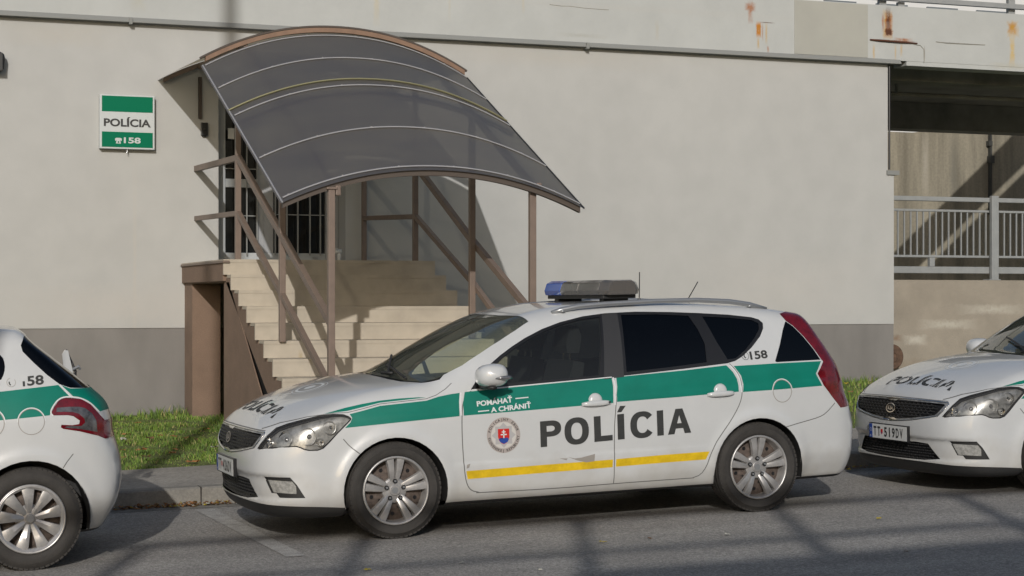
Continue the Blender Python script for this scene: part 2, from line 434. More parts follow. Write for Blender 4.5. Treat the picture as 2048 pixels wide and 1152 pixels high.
def strip(pl, w):
    """polygon of width w round an open polyline"""
    pl = np.array(pl, float); d = np.gradient(pl, axis=0); d /= np.linalg.norm(d, axis=1)[:, None]; n = np.stack([-d[:, 1], d[:, 0]], 1)*w/2
    return [tuple(p) for p in pl+n]+[tuple(p) for p in (pl-n)[::-1]]
def rnd_poly(pts, k=3):
    """closed outline smoothed by corner cutting"""
    for _ in range(k):
        out = []
        for i in range(len(pts)):
            a = pts[i]; b = pts[(i+1) % len(pts)]
            out += [(a[0]*.75+b[0]*.25, a[1]*.75+b[1]*.25), (a[0]*.25+b[0]*.75, a[1]*.25+b[1]*.75)]
        pts = out
    return pts
def smooth_open(pts, k=2):
    for _ in range(k):
        out = [pts[0]]
        for a, b in zip(pts, pts[1:]): out += [(a[0]*.75+b[0]*.25, a[1]*.75+b[1]*.25), (a[0]*.25+b[0]*.75, a[1]*.25+b[1]*.75)]
        out.append(pts[-1]); pts = out
    return pts
class Body:
    def __init__(s, prm, res=.022):
        s.p = prm; s.f = make(prm)
        s.V, s.T = nets_tris(s.f, (-.10, -1.0, .1), (prm['L']+.08, 1.0, 1.62), res)
        s.reg = []
    def region(s, rid, kind, poly, flt=None, cut=True):
        s.reg.append((rid, kind, poly, flt))
        if cut:
            for i in range(len(poly)): s.V, s.T = cut_line(s.V, s.T, kind, flt, poly[i-1], poly[i])
    def finish(s):
        key = np.round(s.V/2e-5).astype(np.int64); _, first, inv = np.unique(key, axis=0, return_index=True, return_inverse=True)
        s.V = s.V[first]; s.T = inv.reshape(-1)[s.T]
        T = s.T; s.T = T[(T[:, 0] != T[:, 1]) & (T[:, 1] != T[:, 2]) & (T[:, 0] != T[:, 2])]
        s.id = np.zeros(len(s.T), int); C = s.V[s.T].mean(1)
        for rid, kind, poly, flt in s.reg:
            m = inpoly(pj(kind, C), poly) & okf(kind, flt, s.V, s.T); s.id[m] = rid
        g = grad(s.f, s.V); v = s.f(*s.V.T); s.V = s.V-np.clip(v/np.maximum((g*g).sum(1), .3), -.004, .004)[:, None]*g
        g = grad(s.f, s.V, 4e-3); s.N = g/np.linalg.norm(g, axis=1)[:, None]; s.C = C
    def drop_islands(s, ids, to):
        """faces of these regions that are cut off from the largest patch go to region `to`"""
        f = np.where(np.isin(s.id, ids))[0]; T = s.T[f]; lab = np.arange(len(s.V))
        while True:
            m = lab[T].min(1); new = lab.copy(); np.minimum.at(new, T.ravel(), np.repeat(m, 3))
            new = new[new]
            if (new == lab).all(): break
            lab = new
        l = lab[T[:, 0]]; u, c_ = np.unique(l, return_counts=True); s.id[f[l != u[np.argmax(c_)]]] = to
    def part(s, name, ids, mats, parent, off=0., lining=None, sel=None, lin_off=.03):
        """ids: {region id: material slot}"""
        V = []; N = []; F = []; Mx = []; b = 0
        m = np.isin(s.id, list(ids))
        if sel is not None: m &= sel(s.C)
        T = s.T[m]; idm = s.id[m]
        if not len(T): return None
        u, inv = np.unique(T, return_inverse=True); T = inv.reshape(-1, 3); P = s.V[u]; n = s.N[u]
        V.append(P+n*off); N.append(n); F.append(T); Mx.append(np.array([ids[i] for i in idm]))
        mats = list(mats)
        if lining:
            V.append(P-n*lin_off); N.append(-n); F.append(T[:, ::-1]+len(P)); Mx.append(np.full(len(T), len(mats))); mats.append(lining)
        V = np.concatenate(V); N = np.concatenate(N); F = np.concatenate(F); Mx = np.concatenate(Mx)
        me = bpy.data.meshes.new(name); me.from_pydata(V.tolist(), [], F.tolist()); me.polygons.foreach_set('material_index', Mx); me.update()
        me.shade_smooth(); me.normals_split_custom_set_from_vertices(N.tolist())
        return link(name, me, mats, parent)
    # surface look-ups, all vectorised
    def hit(s, O, D, L):
        t = np.linspace(0, L, 160); A = O[:, None, :]+D[:, None, :]*t[None, :, None]
        v = s.f(A[..., 0], A[..., 1], A[..., 2]); ins = v < 0; i = np.argmax(ins, 1); i = np.maximum(i, 1)
        lo = t[i-1]; hi = t[i]
        for _ in range(14):
            m = (lo+hi)/2; P = O+D*m[:, None]; q = s.f(*P.T) < 0; hi = np.where(q, m, hi); lo = np.where(q, lo, m)
        P = O+D*((lo+hi)/2)[:, None]; g = grad(s.f, P, 3e-3)
        return P, g/np.linalg.norm(g, axis=1)[:, None]
    def at_side(s, X, Z, side=-1):
        X = np.atleast_1d(X).astype(float); Z = np.atleast_1d(Z).astype(float)
        return s.hit(np.stack([X, np.full_like(X, 1.1*side), Z], 1), np.tile([0., -side, 0.], (len(X), 1)), .9)
    def at_q(s, U, Z, side=-1):
        U = np.array(U, float); O = np.stack([.97*U-.243*1.5, side*(.243*U+.97*1.5), np.array(Z, float)], 1)
        return s.hit(O, np.tile([.243, -side*.97, 0.], (len(U), 1)), 2.)
    def at_top(s, X, Y):
        X = np.atleast_1d(X).astype(float); Y = np.atleast_1d(Y).astype(float)
        return s.hit(np.stack([X, Y, np.full_like(X, 1.7)], 1), np.tile([0., 0., -1.], (len(X), 1)), 1.2)
    def at_front(s, Y, Z):
        Y = np.atleast_1d(Y).astype(float); Z = np.atleast_1d(Z).astype(float)
        return s.hit(np.stack([np.full_like(Y, -.3), Y, Z], 1), np.tile([1., 0., 0.], (len(Y), 1)), 1.5)
    def decal(s, mb, v2, t, fn, where='side', off=.002, k=0, L=.04, side=-1):
        v2, t = refine(v2, t, L); a, b = fn(v2[:, 0], v2[:, 1])
        P, n = {'side': lambda: s.at_side(a, b, side), 'top': lambda: s.at_top(a, b), 'front': lambda: s.at_front(a, b)}[where]()
        mb.add(P+n*off, t, k); mb.keep = 1
def disc2d(r, n=40, rx=1., cx=0, cy=0):
    return np.array([(cx, cy)]+[(cx+r*rx*math.cos(2*math.pi*i/n), cy+r*math.sin(2*math.pi*i/n)) for i in range(n)]), np.array([(0, i+1, (i+1) % n+1) for i in range(n)])
def ring2d(r0, r1, n=48, a0=0., a1=360.):
    v = []; t = []
    for i in range(n+1):
        a = R(a0+(a1-a0)*i/n); v += [(r0*math.cos(a), r0*math.sin(a)), (r1*math.cos(a), r1*math.sin(a))]
        if i < n: j = 2*i; t += [(j, j+1, j+3), (j, j+3, j+2)]
    return np.array(v), np.array(t)
def quad2d(x0, x1, y0, y1): return np.array([(x0, y0), (x1, y0), (x1, y1), (x0, y1)]), np.array([(0, 1, 2), (0, 2, 3)])
def fan2d(pts): return np.array(pts), np.array([(0, i, i+1) for i in range(1, len(pts)-1)])
def affine(cx, cy, sx=1., sy=1., rot=0.):
    c, s_ = math.cos(rot), math.sin(rot)
    return lambda x, y: (cx+(x*c-y*s_)*sx, cy+(x*s_+y*c)*sy)
# smoothed outlines
def sp(*pts): return smooth_open(list(pts), 2)

# ---------------------------------------------------------------- wheels (axis along Y, outer face towards -Y)
def wheel(parent, loc, side, kind, r):
    w_ = empty('wheel', loc, (0, 0, 0 if side < 0 else math.pi)); w_.parent = parent
    mb = MB(); rr = .222 if kind == 'wagon' else .205
    hw = .1
    prof = [(rr, hw-.02), (rr, -hw+.012), (rr+.012, -hw-.002), (rr+.03, -hw-.006), (rr+.055, -hw-.008), (r-.035, -hw-.002), (r-.018, -hw+.008), (r-.006, -hw+.018)]
    for y in (-.062, -.022, .022, .062): prof += [(r-.001, y-.006), (r-.009, y-.004), (r-.009, y+.004), (r-.001, y+.006)]
    prof += [(r-.006, hw-.018), (r-.035, hw), (rr+.03, hw+.004), (rr, hw)]
    mb.lathe(prof, 72)
    nb = 60                                                     # shoulder tread blocks
    for i in range(nb):
        a = 2*math.pi*i/nb; c, s_ = math.cos(a), math.sin(a)
        for yy in (-hw+.018, hw-.018):
            M = Matrix.Rotation(-a, 3, 'Y'); v = []
            for x, z in ((r-.03, -.009), (r-.03, .009)):
                pass
            pts = [(r-.026, yy-.014*np.sign(yy)*-1*0-.0, 0)]
            bx = [(dx, dy, dz) for dx in (r-.018, r-.0035) for dy in ((yy-.007, yy+.007)) for dz in (-.0125, .0125)]
            v = [tuple(M @ Vector(p)) for p in bx]
            mb.add(v, [(0, 1, 3, 2), (4, 6, 7, 5), (0, 4, 5, 1), (2, 3, 7, 6), (0, 2, 6, 4), (1, 5, 7, 3)])
    mb.build('tyre', RUBBER, w_, auto=R(50))
    b = MB()                                                    # barrel and lip
    b.lathe([(rr+.003, -hw+.004), (rr, -hw-.004), (rr-.008, -hw-.006), (rr-.014, -hw+.004), (rr-.02, -hw+.03), (rr-.03, .06), (rr-.06, .07)], 64)
    b.build('rim', ALLOY, w_, smooth=True)
    d = MB(); d.lathe([(0.001, -.035), (rr*.55, -.035), (rr*.8, -.028), (rr-.02, -.018)], 40, k=0)
    for i in range(10 if kind == 'wagon' else 0):               # steel wheel behind the cover with its vent holes
        a = 2*math.pi*i/10+.25; cx, cz = .155*math.cos(a), .155*math.sin(a)
        d.lathe([(.001, -.0345), (.013, -.0345)], 12, (cx, -.003, cz), 1)
        a += .3; cx, cz = .115*math.cos(a), .115*math.sin(a); d.lathe([(.001, -.0345), (.008, -.0345)], 10, (cx, -.003, cz), 1)
    d.keep = 1; d.build('brake_disc', [HUBD, TRIM], w_)
    sp_ = MB()
    if kind == 'wagon':
        for i in range(5):
            a0 = math.pi/2-.02+2*math.pi*i/5
            for sgn in (-1, 1):
                st = []
                for j in range(8):
                    u = j/7; rad = .045+(rr-.012-.045)*u; tc = sgn*(.0130+.0240*u); hwid = .0138+.0140*u
                    y = -.062-.022*math.sin(u*2.2)-.010*u
                    st.append([(rad, y+.02, tc-hwid-.003), (rad, y, tc-hwid+.003), (rad, y-.003, tc), (rad, y, tc+hwid-.003), (rad, y+.02, tc+hwid+.003)])
                M = Matrix.Rotation(-a0, 3, 'Y'); v = [tuple(M @ Vector(p)) for s4 in st for p in s4]
                sp_.add(v, [(5*j+k, 5*j+k+1, 5*j+6+k, 5*j+5+k) for j in range(7) for k in range(4)])
        sp_.lathe([(.001, -.078), (.032, -.078), (.036, -.075), (.038, -.068), (.07, -.066), (.082, -.058), (.085, -.03)], 40)
    else:
        for i in range(9):
            a0 = R(93)+2*math.pi*i/9; st = []
            for j in range(8):
                u = j/7; rad = .035+(rr-.008-.035)*u; h0 = .013+.027*u; y = -.070-.028*math.sin(u*2.6)*.6-.012*u; sk_ = .006*(1-u)
                st.append([(rad, y+.02, -h0-.002), (rad, y+.004, -h0), (rad, y-.005, h0*.25), (rad, y, h0), (rad, y+.02, h0+.002)])
            M = Matrix.Rotation(-a0, 3, 'Y'); v = [tuple(M @ Vector(p)) for s4 in st for p in s4]
            sp_.add(v, [(5*j+k, 5*j+k+1, 5*j+6+k, 5*j+5+k) for j in range(7) for k in range(4)])
        sp_.lathe([(.001, -.086), (.022, -.086), (.026, -.08), (.028, -.07), (.062, -.066), (.085, -.05)], 40)
        sp_.lathe([(rr-.002, -.10), (rr-.012, -.103), (rr-.028, -.09), (rr-.03, -.07)], 64)
    sp_.build('wheel_cover', ALLOY, w_, auto=R(28))
    if kind == 'wagon':
        for i in range(5):
            nu = MB()
            a = math.pi/2-.02+2*math.pi*i/5; c = (.060*math.cos(a), 0, .060*math.sin(a))
            nu.lathe([(.001, -.0795), (.0150, -.0795), (.0150, -.06)], 14, c, 1); nu.lathe([(.001, -.086), (.0075, -.086), (.0085, -.076)], 6, c, 0)
            nu.keep = 1; nu.build('wheel_nut', [SATIN, TRIM], w_)
    h = MB(); yb = -.0788 if kind == 'wagon' else -.0868
    if kind == 'wagon':
        h.lathe([(.001, yb-.002), (.02, yb-.002), (.021, yb)], 24, k=0)
    else: h.lathe([(.001, yb-.003), (.018, yb-.003), (.02, yb)], 24, k=0)
    h.build('hub_cap', [SATIN], w_)
    return w_
# ---------------------------------------------------------------- police station wagon
ARCH_N = 40
def circ(cx, cz, r, n=ARCH_N, rz=None): return [(cx+r*math.cos(2*math.pi*i/n), cz+(rz or r)*math.sin(2*math.pi*i/n)) for i in range(n)]
def mir(pts): return pts+[(-y, z) for y, z in pts[::-1]]
HEAD = [(.803, .793), (.790, .805), (.755, .819), (.69, .823), (.598, .815), (.488, .792), (.396, .768), (.325, .742), (.266, .693), (.222, .640), (.203, .612), (.214, .609), (.30, .619), (.40, .628), (.448, .630), (.475, .622), (.500, .609), (.53, .602), (.585, .601), (.62, .612), (.66, .648), (.715, .705), (.765, .752), (.798, .783)]
FOG = [(.238, .432), (.405, .432), (.447, .385), (.50, .298), (.336, .300), (.312, .335)]
FOGL = [(.248, .412), (.415, .405), (.440, .372), (.442, .322), (.285, .328)]
GRILL = mir([(0, .556), (-.12, .560), (-.243, .570), (-.36, .584), (-.47, .600), (-.555, .615), (-.590, .650), (-.622, .702), (-.612, .712), (-.50, .719), (-.353, .723), (-.138, .726), (0, .726)])
GRILL_IN = [(y*.955, .648+(z-.648)*.84) for y, z in GRILL]
LOWG = mir([(0, .40), (-.306, .408), (-.44, .402), (-.548, .292), (-.40, .275), (-.25, .272), (0, .270)])
DLO = [(1.445, .946), (1.521, 1.037), (1.60, 1.10), (1.685, 1.158), (1.78, 1.213), (1.889, 1.268), (2.03, 1.325), (2.172, 1.367), (2.35, 1.402), (2.521, 1.419), (2.75, 1.424), (3.0, 1.415), (3.22, 1.402), (3.45, 1.384), (3.62, 1.362), (3.675, 1.345), (3.70, 1.318), (3.69, 1.28), (3.649, 1.226), (3.56, 1.15), (3.47, 1.09), (3.41, 1.062), (3.345, 1.048), (3.0, 1.022), (2.537, .992), (2.1, .973), (1.754, .957)]
FG = [(1.70, .978), (1.64, 1.095), (1.71, 1.15), (1.80, 1.205), (1.91, 1.258), (2.04, 1.31), (2.17, 1.35), (2.33, 1.383), (2.475, 1.397), (2.44, 1.235), (2.372, 1.005), (2.1, .99)]
TRI = [(1.52, .975), (1.60, 1.065), (1.625, 1.075), (1.665, .982)]
RG = [(2.637, 1.405), (2.9, 1.402), (3.14, 1.386), (3.18, 1.29), (3.205, 1.19), (3.19, 1.062), (2.9, 1.038), (2.575, 1.018), (2.60, 1.2)]
QG = [(3.245, 1.378), (3.45, 1.363), (3.62, 1.343), (3.665, 1.318), (3.655, 1.275), (3.60, 1.215), (3.50, 1.130), (3.42, 1.082), (3.355, 1.075), (3.30, 1.2)]
BPIL = [(2.50, 1.43), (2.615, 1.43), (2.55, .985), (2.40, .975)]
RSG = [(3.888, 1.325), (3.878, 1.315), (3.842, 1.262), (3.785, 1.155), (3.724, 1.050), (3.735, 1.042), (4.098, 1.046), (4.055, 1.125), (3.995, 1.215), (3.935, 1.288)]
LAMPR = [(3.865, 1.378), (3.890, 1.328), (3.937, 1.291), (4.0, 1.215), (4.06, 1.125), (4.105, 1.048), (4.118, 1.033), (4.056, .950), (4.098, .866), (4.17, .78), (4.245, .698), (4.30, .70), (4.55, .72), (4.55, 1.06), (4.42, 1.15), (4.2, 1.30), (4.0, 1.40), (3.9, 1.385)]
WSC = [(.975, 0), (.983, -.25), (1.018, -.50), (1.06, -.62), (1.148, -.715), (1.255, -.745), (1.417, -.745), (1.56, -.718), (1.712, -.682), (1.84, -.645), (1.952, -.605), (1.89, -.45), (1.85, -.30), (1.83, 0)]
WSC = WSC+[(x, -y) for x, y in WSC[::-1][1:-1]]
COWL = [(.945, 0), (.95, -.25), (.975, -.50), (1.02, -.63), (1.13, -.735), (1.25, -.765), (1.33, -.72), (1.10, -.45), (1.05, 0)]
COWL = COWL+[(x, -y) for x, y in COWL[::-1][1:-1]]
SHUT = [(.10, .735), (.2, .775), (.35, .812), (.506, .831), (.60, .832), (.70, .852), (.818, .878), (1.018, .891), (1.13, .898), (1.20, .918), (1.27, .955), (1.33, 1.0)]
FD = sp((1.452, .945), (1.385, .885), (1.362, .80), (1.357, .646), (1.364, .45), (1.378, .34), (1.41, .283), (1.47, .268))
FDC = FD+[(1.9, .262), (2.44, .268), (2.442, .45), (2.444, .631), (2.457, .75), (2.468, .833), (2.472, .975)]
RD = [(3.36, 1.046), (3.40, 1.0), (3.425, .942), (3.433, .878), (3.422, .80), (3.39, .735), (3.335, .66), (3.262, .575), (3.205, .50), (3.165, .42), (3.14, .345), (3.105, .285), (3.05, .268)]
RDC = [(2.476, .975), (2.472, .833), (2.461, .75), (2.448, .631), (2.446, .45), (2.444, .268)]+RD[::-1]
G_FEND = [(.574, .735), (.612, .770), (.625, .797), (.612, .822), (.70, .840), (.818, .866), (1.018, .879), (1.13, .886), (1.215, .908), (1.30, .921), (1.365, .927), (1.352, .87), (1.345, .776), (.95, .757)]
G_HOOD = [(.455, .829), (.59, .862), (.70, .882), (.821, .899), (.95, .908), (1.08, .910), (1.13, .906), (1.018, .899), (.818, .886), (.70, .862), (.60, .842), (.53, .836)]
G_FD = [(1.40, .931), (1.754, .949), (2.1, .966), (2.458, .984), (2.459, .93), (2.452, .86), (2.446, .814), (1.9, .795), (1.374, .778), (1.378, .86)]
G_RD = [(2.492, .986), (3.0, 1.012), (3.335, 1.035), (3.375, .99), (3.400, .94), (3.408, .895), (3.404, .850), (2.94, .833), (2.474, .820), (2.478, .87), (2.488, .92)]
G_RQ = [(3.392, 1.028), (3.7, 1.034), (4.10, 1.036), (4.043, .950), (4.086, .862), (3.75, .852), (3.437, .846), (3.447, .90), (3.435, .96)]
Y1 = [(1.380, .414), (1.9, .424), (2.432, .432), (2.430, .379), (1.9, .370), (1.389, .360)]
Y2 = [(2.456, .433), (2.8, .442), (3.163, .447), (3.135, .392), (2.8, .388), (2.454, .381)]
BUMP_F = [(-.3, .10), (.8, .10), (.8, .46), (.665, .560), (.60, .615), (.52, .69), (.2, .718), (.05, .715), (-.3, .715)]
BUMP_R = [(3.62, .12), (3.62, .45), (3.75, .583), (3.786, .591), (3.936, .617), (4.05, .640), (4.109, .664), (4.193, .735), (4.28, .76), (4.8, .76), (4.8, .12)]
def build_wagon_meshes():
    B = Body(KIA)
    c = B.region
    c(1, 'side', BUMP_F, 'all'); c(2, 'side', BUMP_R, 'all')
    c(3, 'side', SHUT+[(1.33, 1.3), (-.3, 1.3), (-.3, .722), (.05, .724)], lambda C, n: (n[:, 2] > .02) | (C[:, 0] < .3))
    c(4, 'back', [(-.60, .765), (.60, .765), (.62, 1.0), (.56, 1.36), (-.56, 1.36), (-.62, 1.0)])
    c(5, 'back', [(-.56, 1.05), (.56, 1.05), (.52, 1.32), (-.52, 1.32)])
    c(10, 'side', FDC); c(11, 'side', RDC)
    for s in (FD, [(2.474, .975), (2.470, .833), (2.459, .75), (2.446, .631), (2.443, .45), (2.442, .268)], [(x+.002, z) for x, z in RD], [(1.45, .266), (2.0, .259), (2.44, .265), (2.8, .266), (3.06, .266)],
              [(.56, .665), (.60, .615), (.665, .562)], [(3.75, .583), (3.786, .591), (3.936, .617), (4.05, .640), (4.109, .664), (4.193, .735)]):
        c(20, 'side', strip(smooth_open(s, 1), .0065 if s is not FD else .007))
    c(20, 'side', strip(SHUT, .0045), lambda C, n: C[:, 0] < 1.32)
    c(20, 'front', strip([(-.60, .724), (-.35, .733), (-.14, .736), (0, .737), (.14, .736), (.35, .733), (.60, .724)], .006))
    c(30, 'side', G_FEND); c(31, 'side', G_HOOD); c(32, 'side', G_FD); c(33, 'side', G_RD); c(34, 'side', G_RQ)
    c(35, 'side', Y1); c(36, 'side', Y2)
    c(37, 'side', [(2.10, .468), (2.15, .455), (2.20, .458), (2.30, .478), (2.295, .428), (2.235, .424), (2.17, .440)])
    c(37, 'side', [(2.04, .462), (2.10, .458), (2.09, .446)]); c(37, 'side', [(1.385, .455), (1.41, .462), (1.40, .435), (1.382, .43)])
    wheel_ = lambda C, n: np.abs(C[:, 1]) > .55
    c(61, 'side', [(-1, 0), (6, 0), (6, .214), (-1, .214)], 'all')
    c(40, 'side', DLO, lambda C, n: C[:, 2] > .9)
    c(41, 'side', FG); c(41, 'side', TRI); c(42, 'side', RG); c(43, 'side', QG); c(44, 'side', BPIL, lambda C, n: C[:, 2] < 1.418)
    c(45, 'side', RSG); c(46, 'side', LAMPR, lambda C, n: np.abs(C[:, 1]) > .55)
    c(50, 'top', COWL, lambda C, n: C[:, 0] < 1.4); c(51, 'top', WSC, lambda C, n: (C[:, 0] < 2.05) & (C[:, 2] > .95))
    c(52, 'front', GRILL); c(53, 'front', GRILL_IN); c(54, 'front', LOWG, lambda C, n: C[:, 0] < .12)
    c(55, 'q', FOG); c(56, 'q', FOGL); c(57, 'q', HEAD, lambda C, n: np.abs(C[:, 1]) > .5)
    c(58, 'side', [(-.3, .05), (-.3, .262), (.02, .262), (.10, .252), (.25, .245), (.40, .236), (.56, .224), (.56, .05)], 'all')
    for wx in (.9, 3.555): c(60, 'side', circ(wx, .31, .350), wheel_)
    B.finish()
    B.id[(B.id == 3) & (B.C[:, 2] < .736) & (B.C[:, 0] < .3)] = 1
    return B
def tri_on(B, mb, v2, t, fn, **k): B.decal(mb, np.array(v2, float), np.array(t), fn, **k)
def ribbon_side(B, pts, side, off, r, mb, k=0, n=6):
    P, N = B.at_side([p[0] for p in pts], [p[1] for p in pts], side); mb.tube([Vector(p)+Vector(q)*off for p, q in zip(P, N)], r, n, k)
def make_wagon(B, first=True):
    root = empty('police_car')
    CLEARW = mat('pale clear lamp plastic', (.42, .42, .41), .2, var=.4, vscale=40, coat=1)
    P3 = lambda name, ids, mats, par=root, **k: B.part(name, ids, mats, par, **k)
    near = lambda C: C[:, 1] < 0
    far = lambda C: C[:, 1] > 0
    body = P3('body', {0: 0, 30: 1, 34: 1, 20: 2, 61: 3, 37: 4}, [PAINT, GREEN, SEAM, BLACKP, FAINT], lining=LINING)
    P3('front_bumper', {1: 0}, [PAINT], lining=LINING); P3('rear_bumper', {2: 0}, [PAINT], lining=LINING)
    P3('hood', {3: 0, 31: 1}, [PAINT, GREEN], lining=LINING)
    P3('tailgate', {4: 0}, [PAINT], lining=LINING)
    P3('rear_window', {5: 0}, [PRIV], off=-.003)
    P3('lower_lip', {58: 0}, [BLACKP], off=-.006)
    for sel in (near, far):
        s = -1 if sel is near else 1
        fd = P3('front_door', {10: 0, 32: 1, 35: 2}, [PAINT, GREEN, YELLOW], sel=sel, lining=LINING)
        rd = P3('rear_door', {11: 0, 33: 1, 36: 2}, [PAINT, GREEN, YELLOW], sel=sel, lining=LINING)
        P3('window_frame', {40: 0, 44: 1}, [TRIM, PILLAR], off=-.002, sel=sel, lining=LINING)
        P3('window', {41: 0}, [SIDEG], fd, off=-.005, sel=sel)
        P3('window', {42: 0}, [PRIV], rd, off=-.005, sel=sel)
        P3('quarter_window', {43: 0}, [PRIV], off=-.005, sel=sel)
        P3('rear_side_window', {45: 0}, [PRIV], off=-.003, sel=sel)
        P3('tail_lamp', {46: 0}, [RED], off=.002, sel=sel)
        # headlight: clear cover, grey bowl and chrome reflectors
        hl = P3('headlight', {57: 0}, [LENS], off=.001, sel=sel)
        hs = lambda C: sel(C)
        bw = B.part('reflector_housing', {57: 0}, [GREYL], hl, off=-.035, sel=hs)
        mb = MB()
        for (qu, z, r_, dp) in ((.525, .690, .058, .030), (.665, .742, .044, .022), (.385, .680, .056, .03), (.30, .655, .034, .02), (.60, .650, .026, .012)):
            x = (qu-.243*.80)/.97; Pq, Nq = B.at_side([x], [z], s); n = Vector(Nq[0]); n = (n+Vector((-.5, 0, 0))).normalized(); c = Vector(Pq[0])-Vector(Nq[0])*(dp+.012)
            M = n.to_track_quat('-Y', 'Z').to_matrix()
            mb.lathe([(r_, -.018), (r_*.93, -.012), (r_*.7, .008), (r_*.4, .02), (.001, .024)], 24, c, 0, M)
            mb.lathe([(.001, -.014), (r_*.28, -.008), (r_*.36, .002), (r_*.36, .016)], 16, c, 1 if r_ > .045 else 0, M)
        mb.build('reflector', [CHROME, CLEARL], hl, smooth=True)
        mb = MB(); P_, N_ = B.at_q([p[0] for p in HEAD+HEAD[:1]], [p[1] for p in HEAD+HEAD[:1]], s); mb.tube([Vector(p)+Vector(q)*.0005 for p, q in zip(P_, N_)], .004, 6); mb.build('seal', TRIM, hl)
        # fog lamp
        P3('fog_lamp_housing', {55: 0}, [BLACKP], off=-.012, sel=sel)
        fl = P3('fog_lamp', {56: 0}, [LENS], off=-.004, sel=sel)
        B.part('reflector', {56: 0}, [CLEARW], fl, off=-.02, sel=sel)
        # wheel arches: liners
        for wx in (.9, 3.555):
            mb = MB(); n = 28; v = []; prof = ((.352, .865), (.345, .80), (.345, .58))
            for r_, y in prof:
                for i in range(n+1):
                    a = R(-14+208*i/n); v.append((wx+r_*math.cos(a), s*y, .31+r_*math.sin(a)))
            v += [(wx, s*.58, .31)]
            f = [(k*(n+1)+i, k*(n+1)+i+1, (k+1)*(n+1)+i+1, (k+1)*(n+1)+i) for k in range(2) for i in range(n)]+[(2*(n+1)+i, 2*(n+1)+i+1, 3*(n+1)) for i in range(n)]
            mb.add(v, f); mb.build('wheel_arch_liner', BLACKP, root)
        # door handles
        for hx, hz, par, key in ((2.318, .820, fd, 1), (3.262, .845, rd, 0)):
            P_, N_ = B.at_side([hx], [hz], s); n = Vector(N_[0]); mb = MB(); o = Vector(P_[0])
            up = Vector((0, -n.z*s*-1, 1)); up = (Vector((0, 0, 1))-n*n.z).normalized(); ax = Vector((1, 0, .025))
            M = Matrix((ax, -n, up)).transposed()
            mb.lathe([(.001, -.012), (.032, -.012), (.046, -.006), (.052, .004)], 24, o+up*.016, 0, M)
            sec = []
            for u in np.linspace(-1, 1, 15):
                hh = .0195*(1-abs(u)**3*.45); dd = .034*(1-abs(u)**4*.85); sec.append((u*.105, hh, dd))
            v = []
            for x_, hh, dd in sec:
                for a in range(10):
                    t = 2*math.pi*a/10; v.append(o+ax*x_+up*(hh*math.sin(t)-.004)+n*(dd*.55+.010*math.cos(t)*min(1, dd/.02)))
            mb.add(v, [(i*10+j, i*10+(j+1) % 10, (i+1)*10+(j+1) % 10, (i+1)*10+j) for i in range(14) for j in range(10)]+[tuple(range(10)), tuple(range(140, 150))])
            if key: mb.lathe([(.001, -.043), (.006, -.043), (.006, -.03)], 12, o+ax*.088-up*.002, 1, M)
            mb.build('handle', [PAINT, TRIM], par, smooth=True)
        # mirror
        mr = MB(); cx, cz = 1.54, 1.032; rings = []
        for i in range(13):
            u = -1+2*i/12; rr_ = math.sqrt(max(0, 1-abs(u)**2.6)); rings.append((u, max(rr_, .02)))
        v = []
        for u, q in rings:                                       # across the car
            for j in range(24):
                a = 2*math.pi*j/24; ca, sa = math.cos(a), math.sin(a); ex = math.copysign(abs(ca)**.75, ca); ez = math.copysign(abs(sa)**.8, sa)
                x = cx+.118*q*ex*(1 if ca < 0 else .80); z = cz+.006*u+.082*q*ez*(1 if sa > 0 else .85)+.004
                v.append((x, s*(1.0+.110*u), z))
        mr.add(v, [(i*24+j, i*24+(j+1) % 24, (i+1)*24+(j+1) % 24, (i+1)*24+j) for i in range(12) for j in range(24)]+[tuple(range(24)), tuple(range(288, 312))])
        mo = mr.build('mirror', [PAINT], root, smooth=True)
        b2 = MB(); P_, N_ = B.at_side([1.53], [.975], s); p0 = Vector(P_[0])
        b2.tube([p0, p0+Vector((-.01, s*.05, .0)), Vector((1.535, s*.93, .985))], [.035, .028, .03], 10); b2.tube([(1.52, s*.9, .962), (1.52, s*1.06, .963)], [.032, .026], 10, sq=.5)
        b2.build('mirror_foot', BLACKP, mo, smooth=True)
        ind = MB(); ind.tube([(1.52, s*1.100, 1.026), (1.56, s*1.106, 1.028), (1.60, s*1.103, 1.029), (1.632, s*1.090, 1.030)], [.006, .015, .018, .016], 10, sq=.8); ind.build('indicator', CLEARL, mo, smooth=True)
        # roof rail
        rl = MB(); pts = []
        for x, y, dz in ((2.14, .560, .004), (2.22, .568, .022), (2.34, .575, .040), (2.55, .583, .048), (2.9, .590, .048), (3.25, .592, .046), (3.5, .592, .038), (3.66, .590, .022), (3.80, .585, .002)):
            P_, N_ = B.at_top([x], [s*y]); pts.append(Vector(P_[0])+Vector((0, 0, dz)))
        pts2 = smooth_open([tuple(p) for p in pts], 1) if False else pts
        rl.tube(pts2, [.012, .018, .019, .017, .017, .017, .018, .018, .010], 10)
        for i in (1, 7):
            rl.tube([pts2[i]-Vector((0, 0, .02)), pts2[i]], [.02, .016], 10)
        rl.build('roof_rail', SATIN, root, smooth=True)
        # fuel door ring only on the near flank, white film edges
    mb = MB(); v, t = ring2d(.073, .078); tri_on(B, mb, v, t, affine(3.752, .840, 1, 1.04), off=.0015, k=0)
    v, t = ring2d(.078, .0835, 48, 0, 180); tri_on(B, mb, v, t, affine(3.752, .840, 1, 1.04), off=.0015, k=1); mb.build('fuel_door_edge', [FAINT, TEXTW], root)
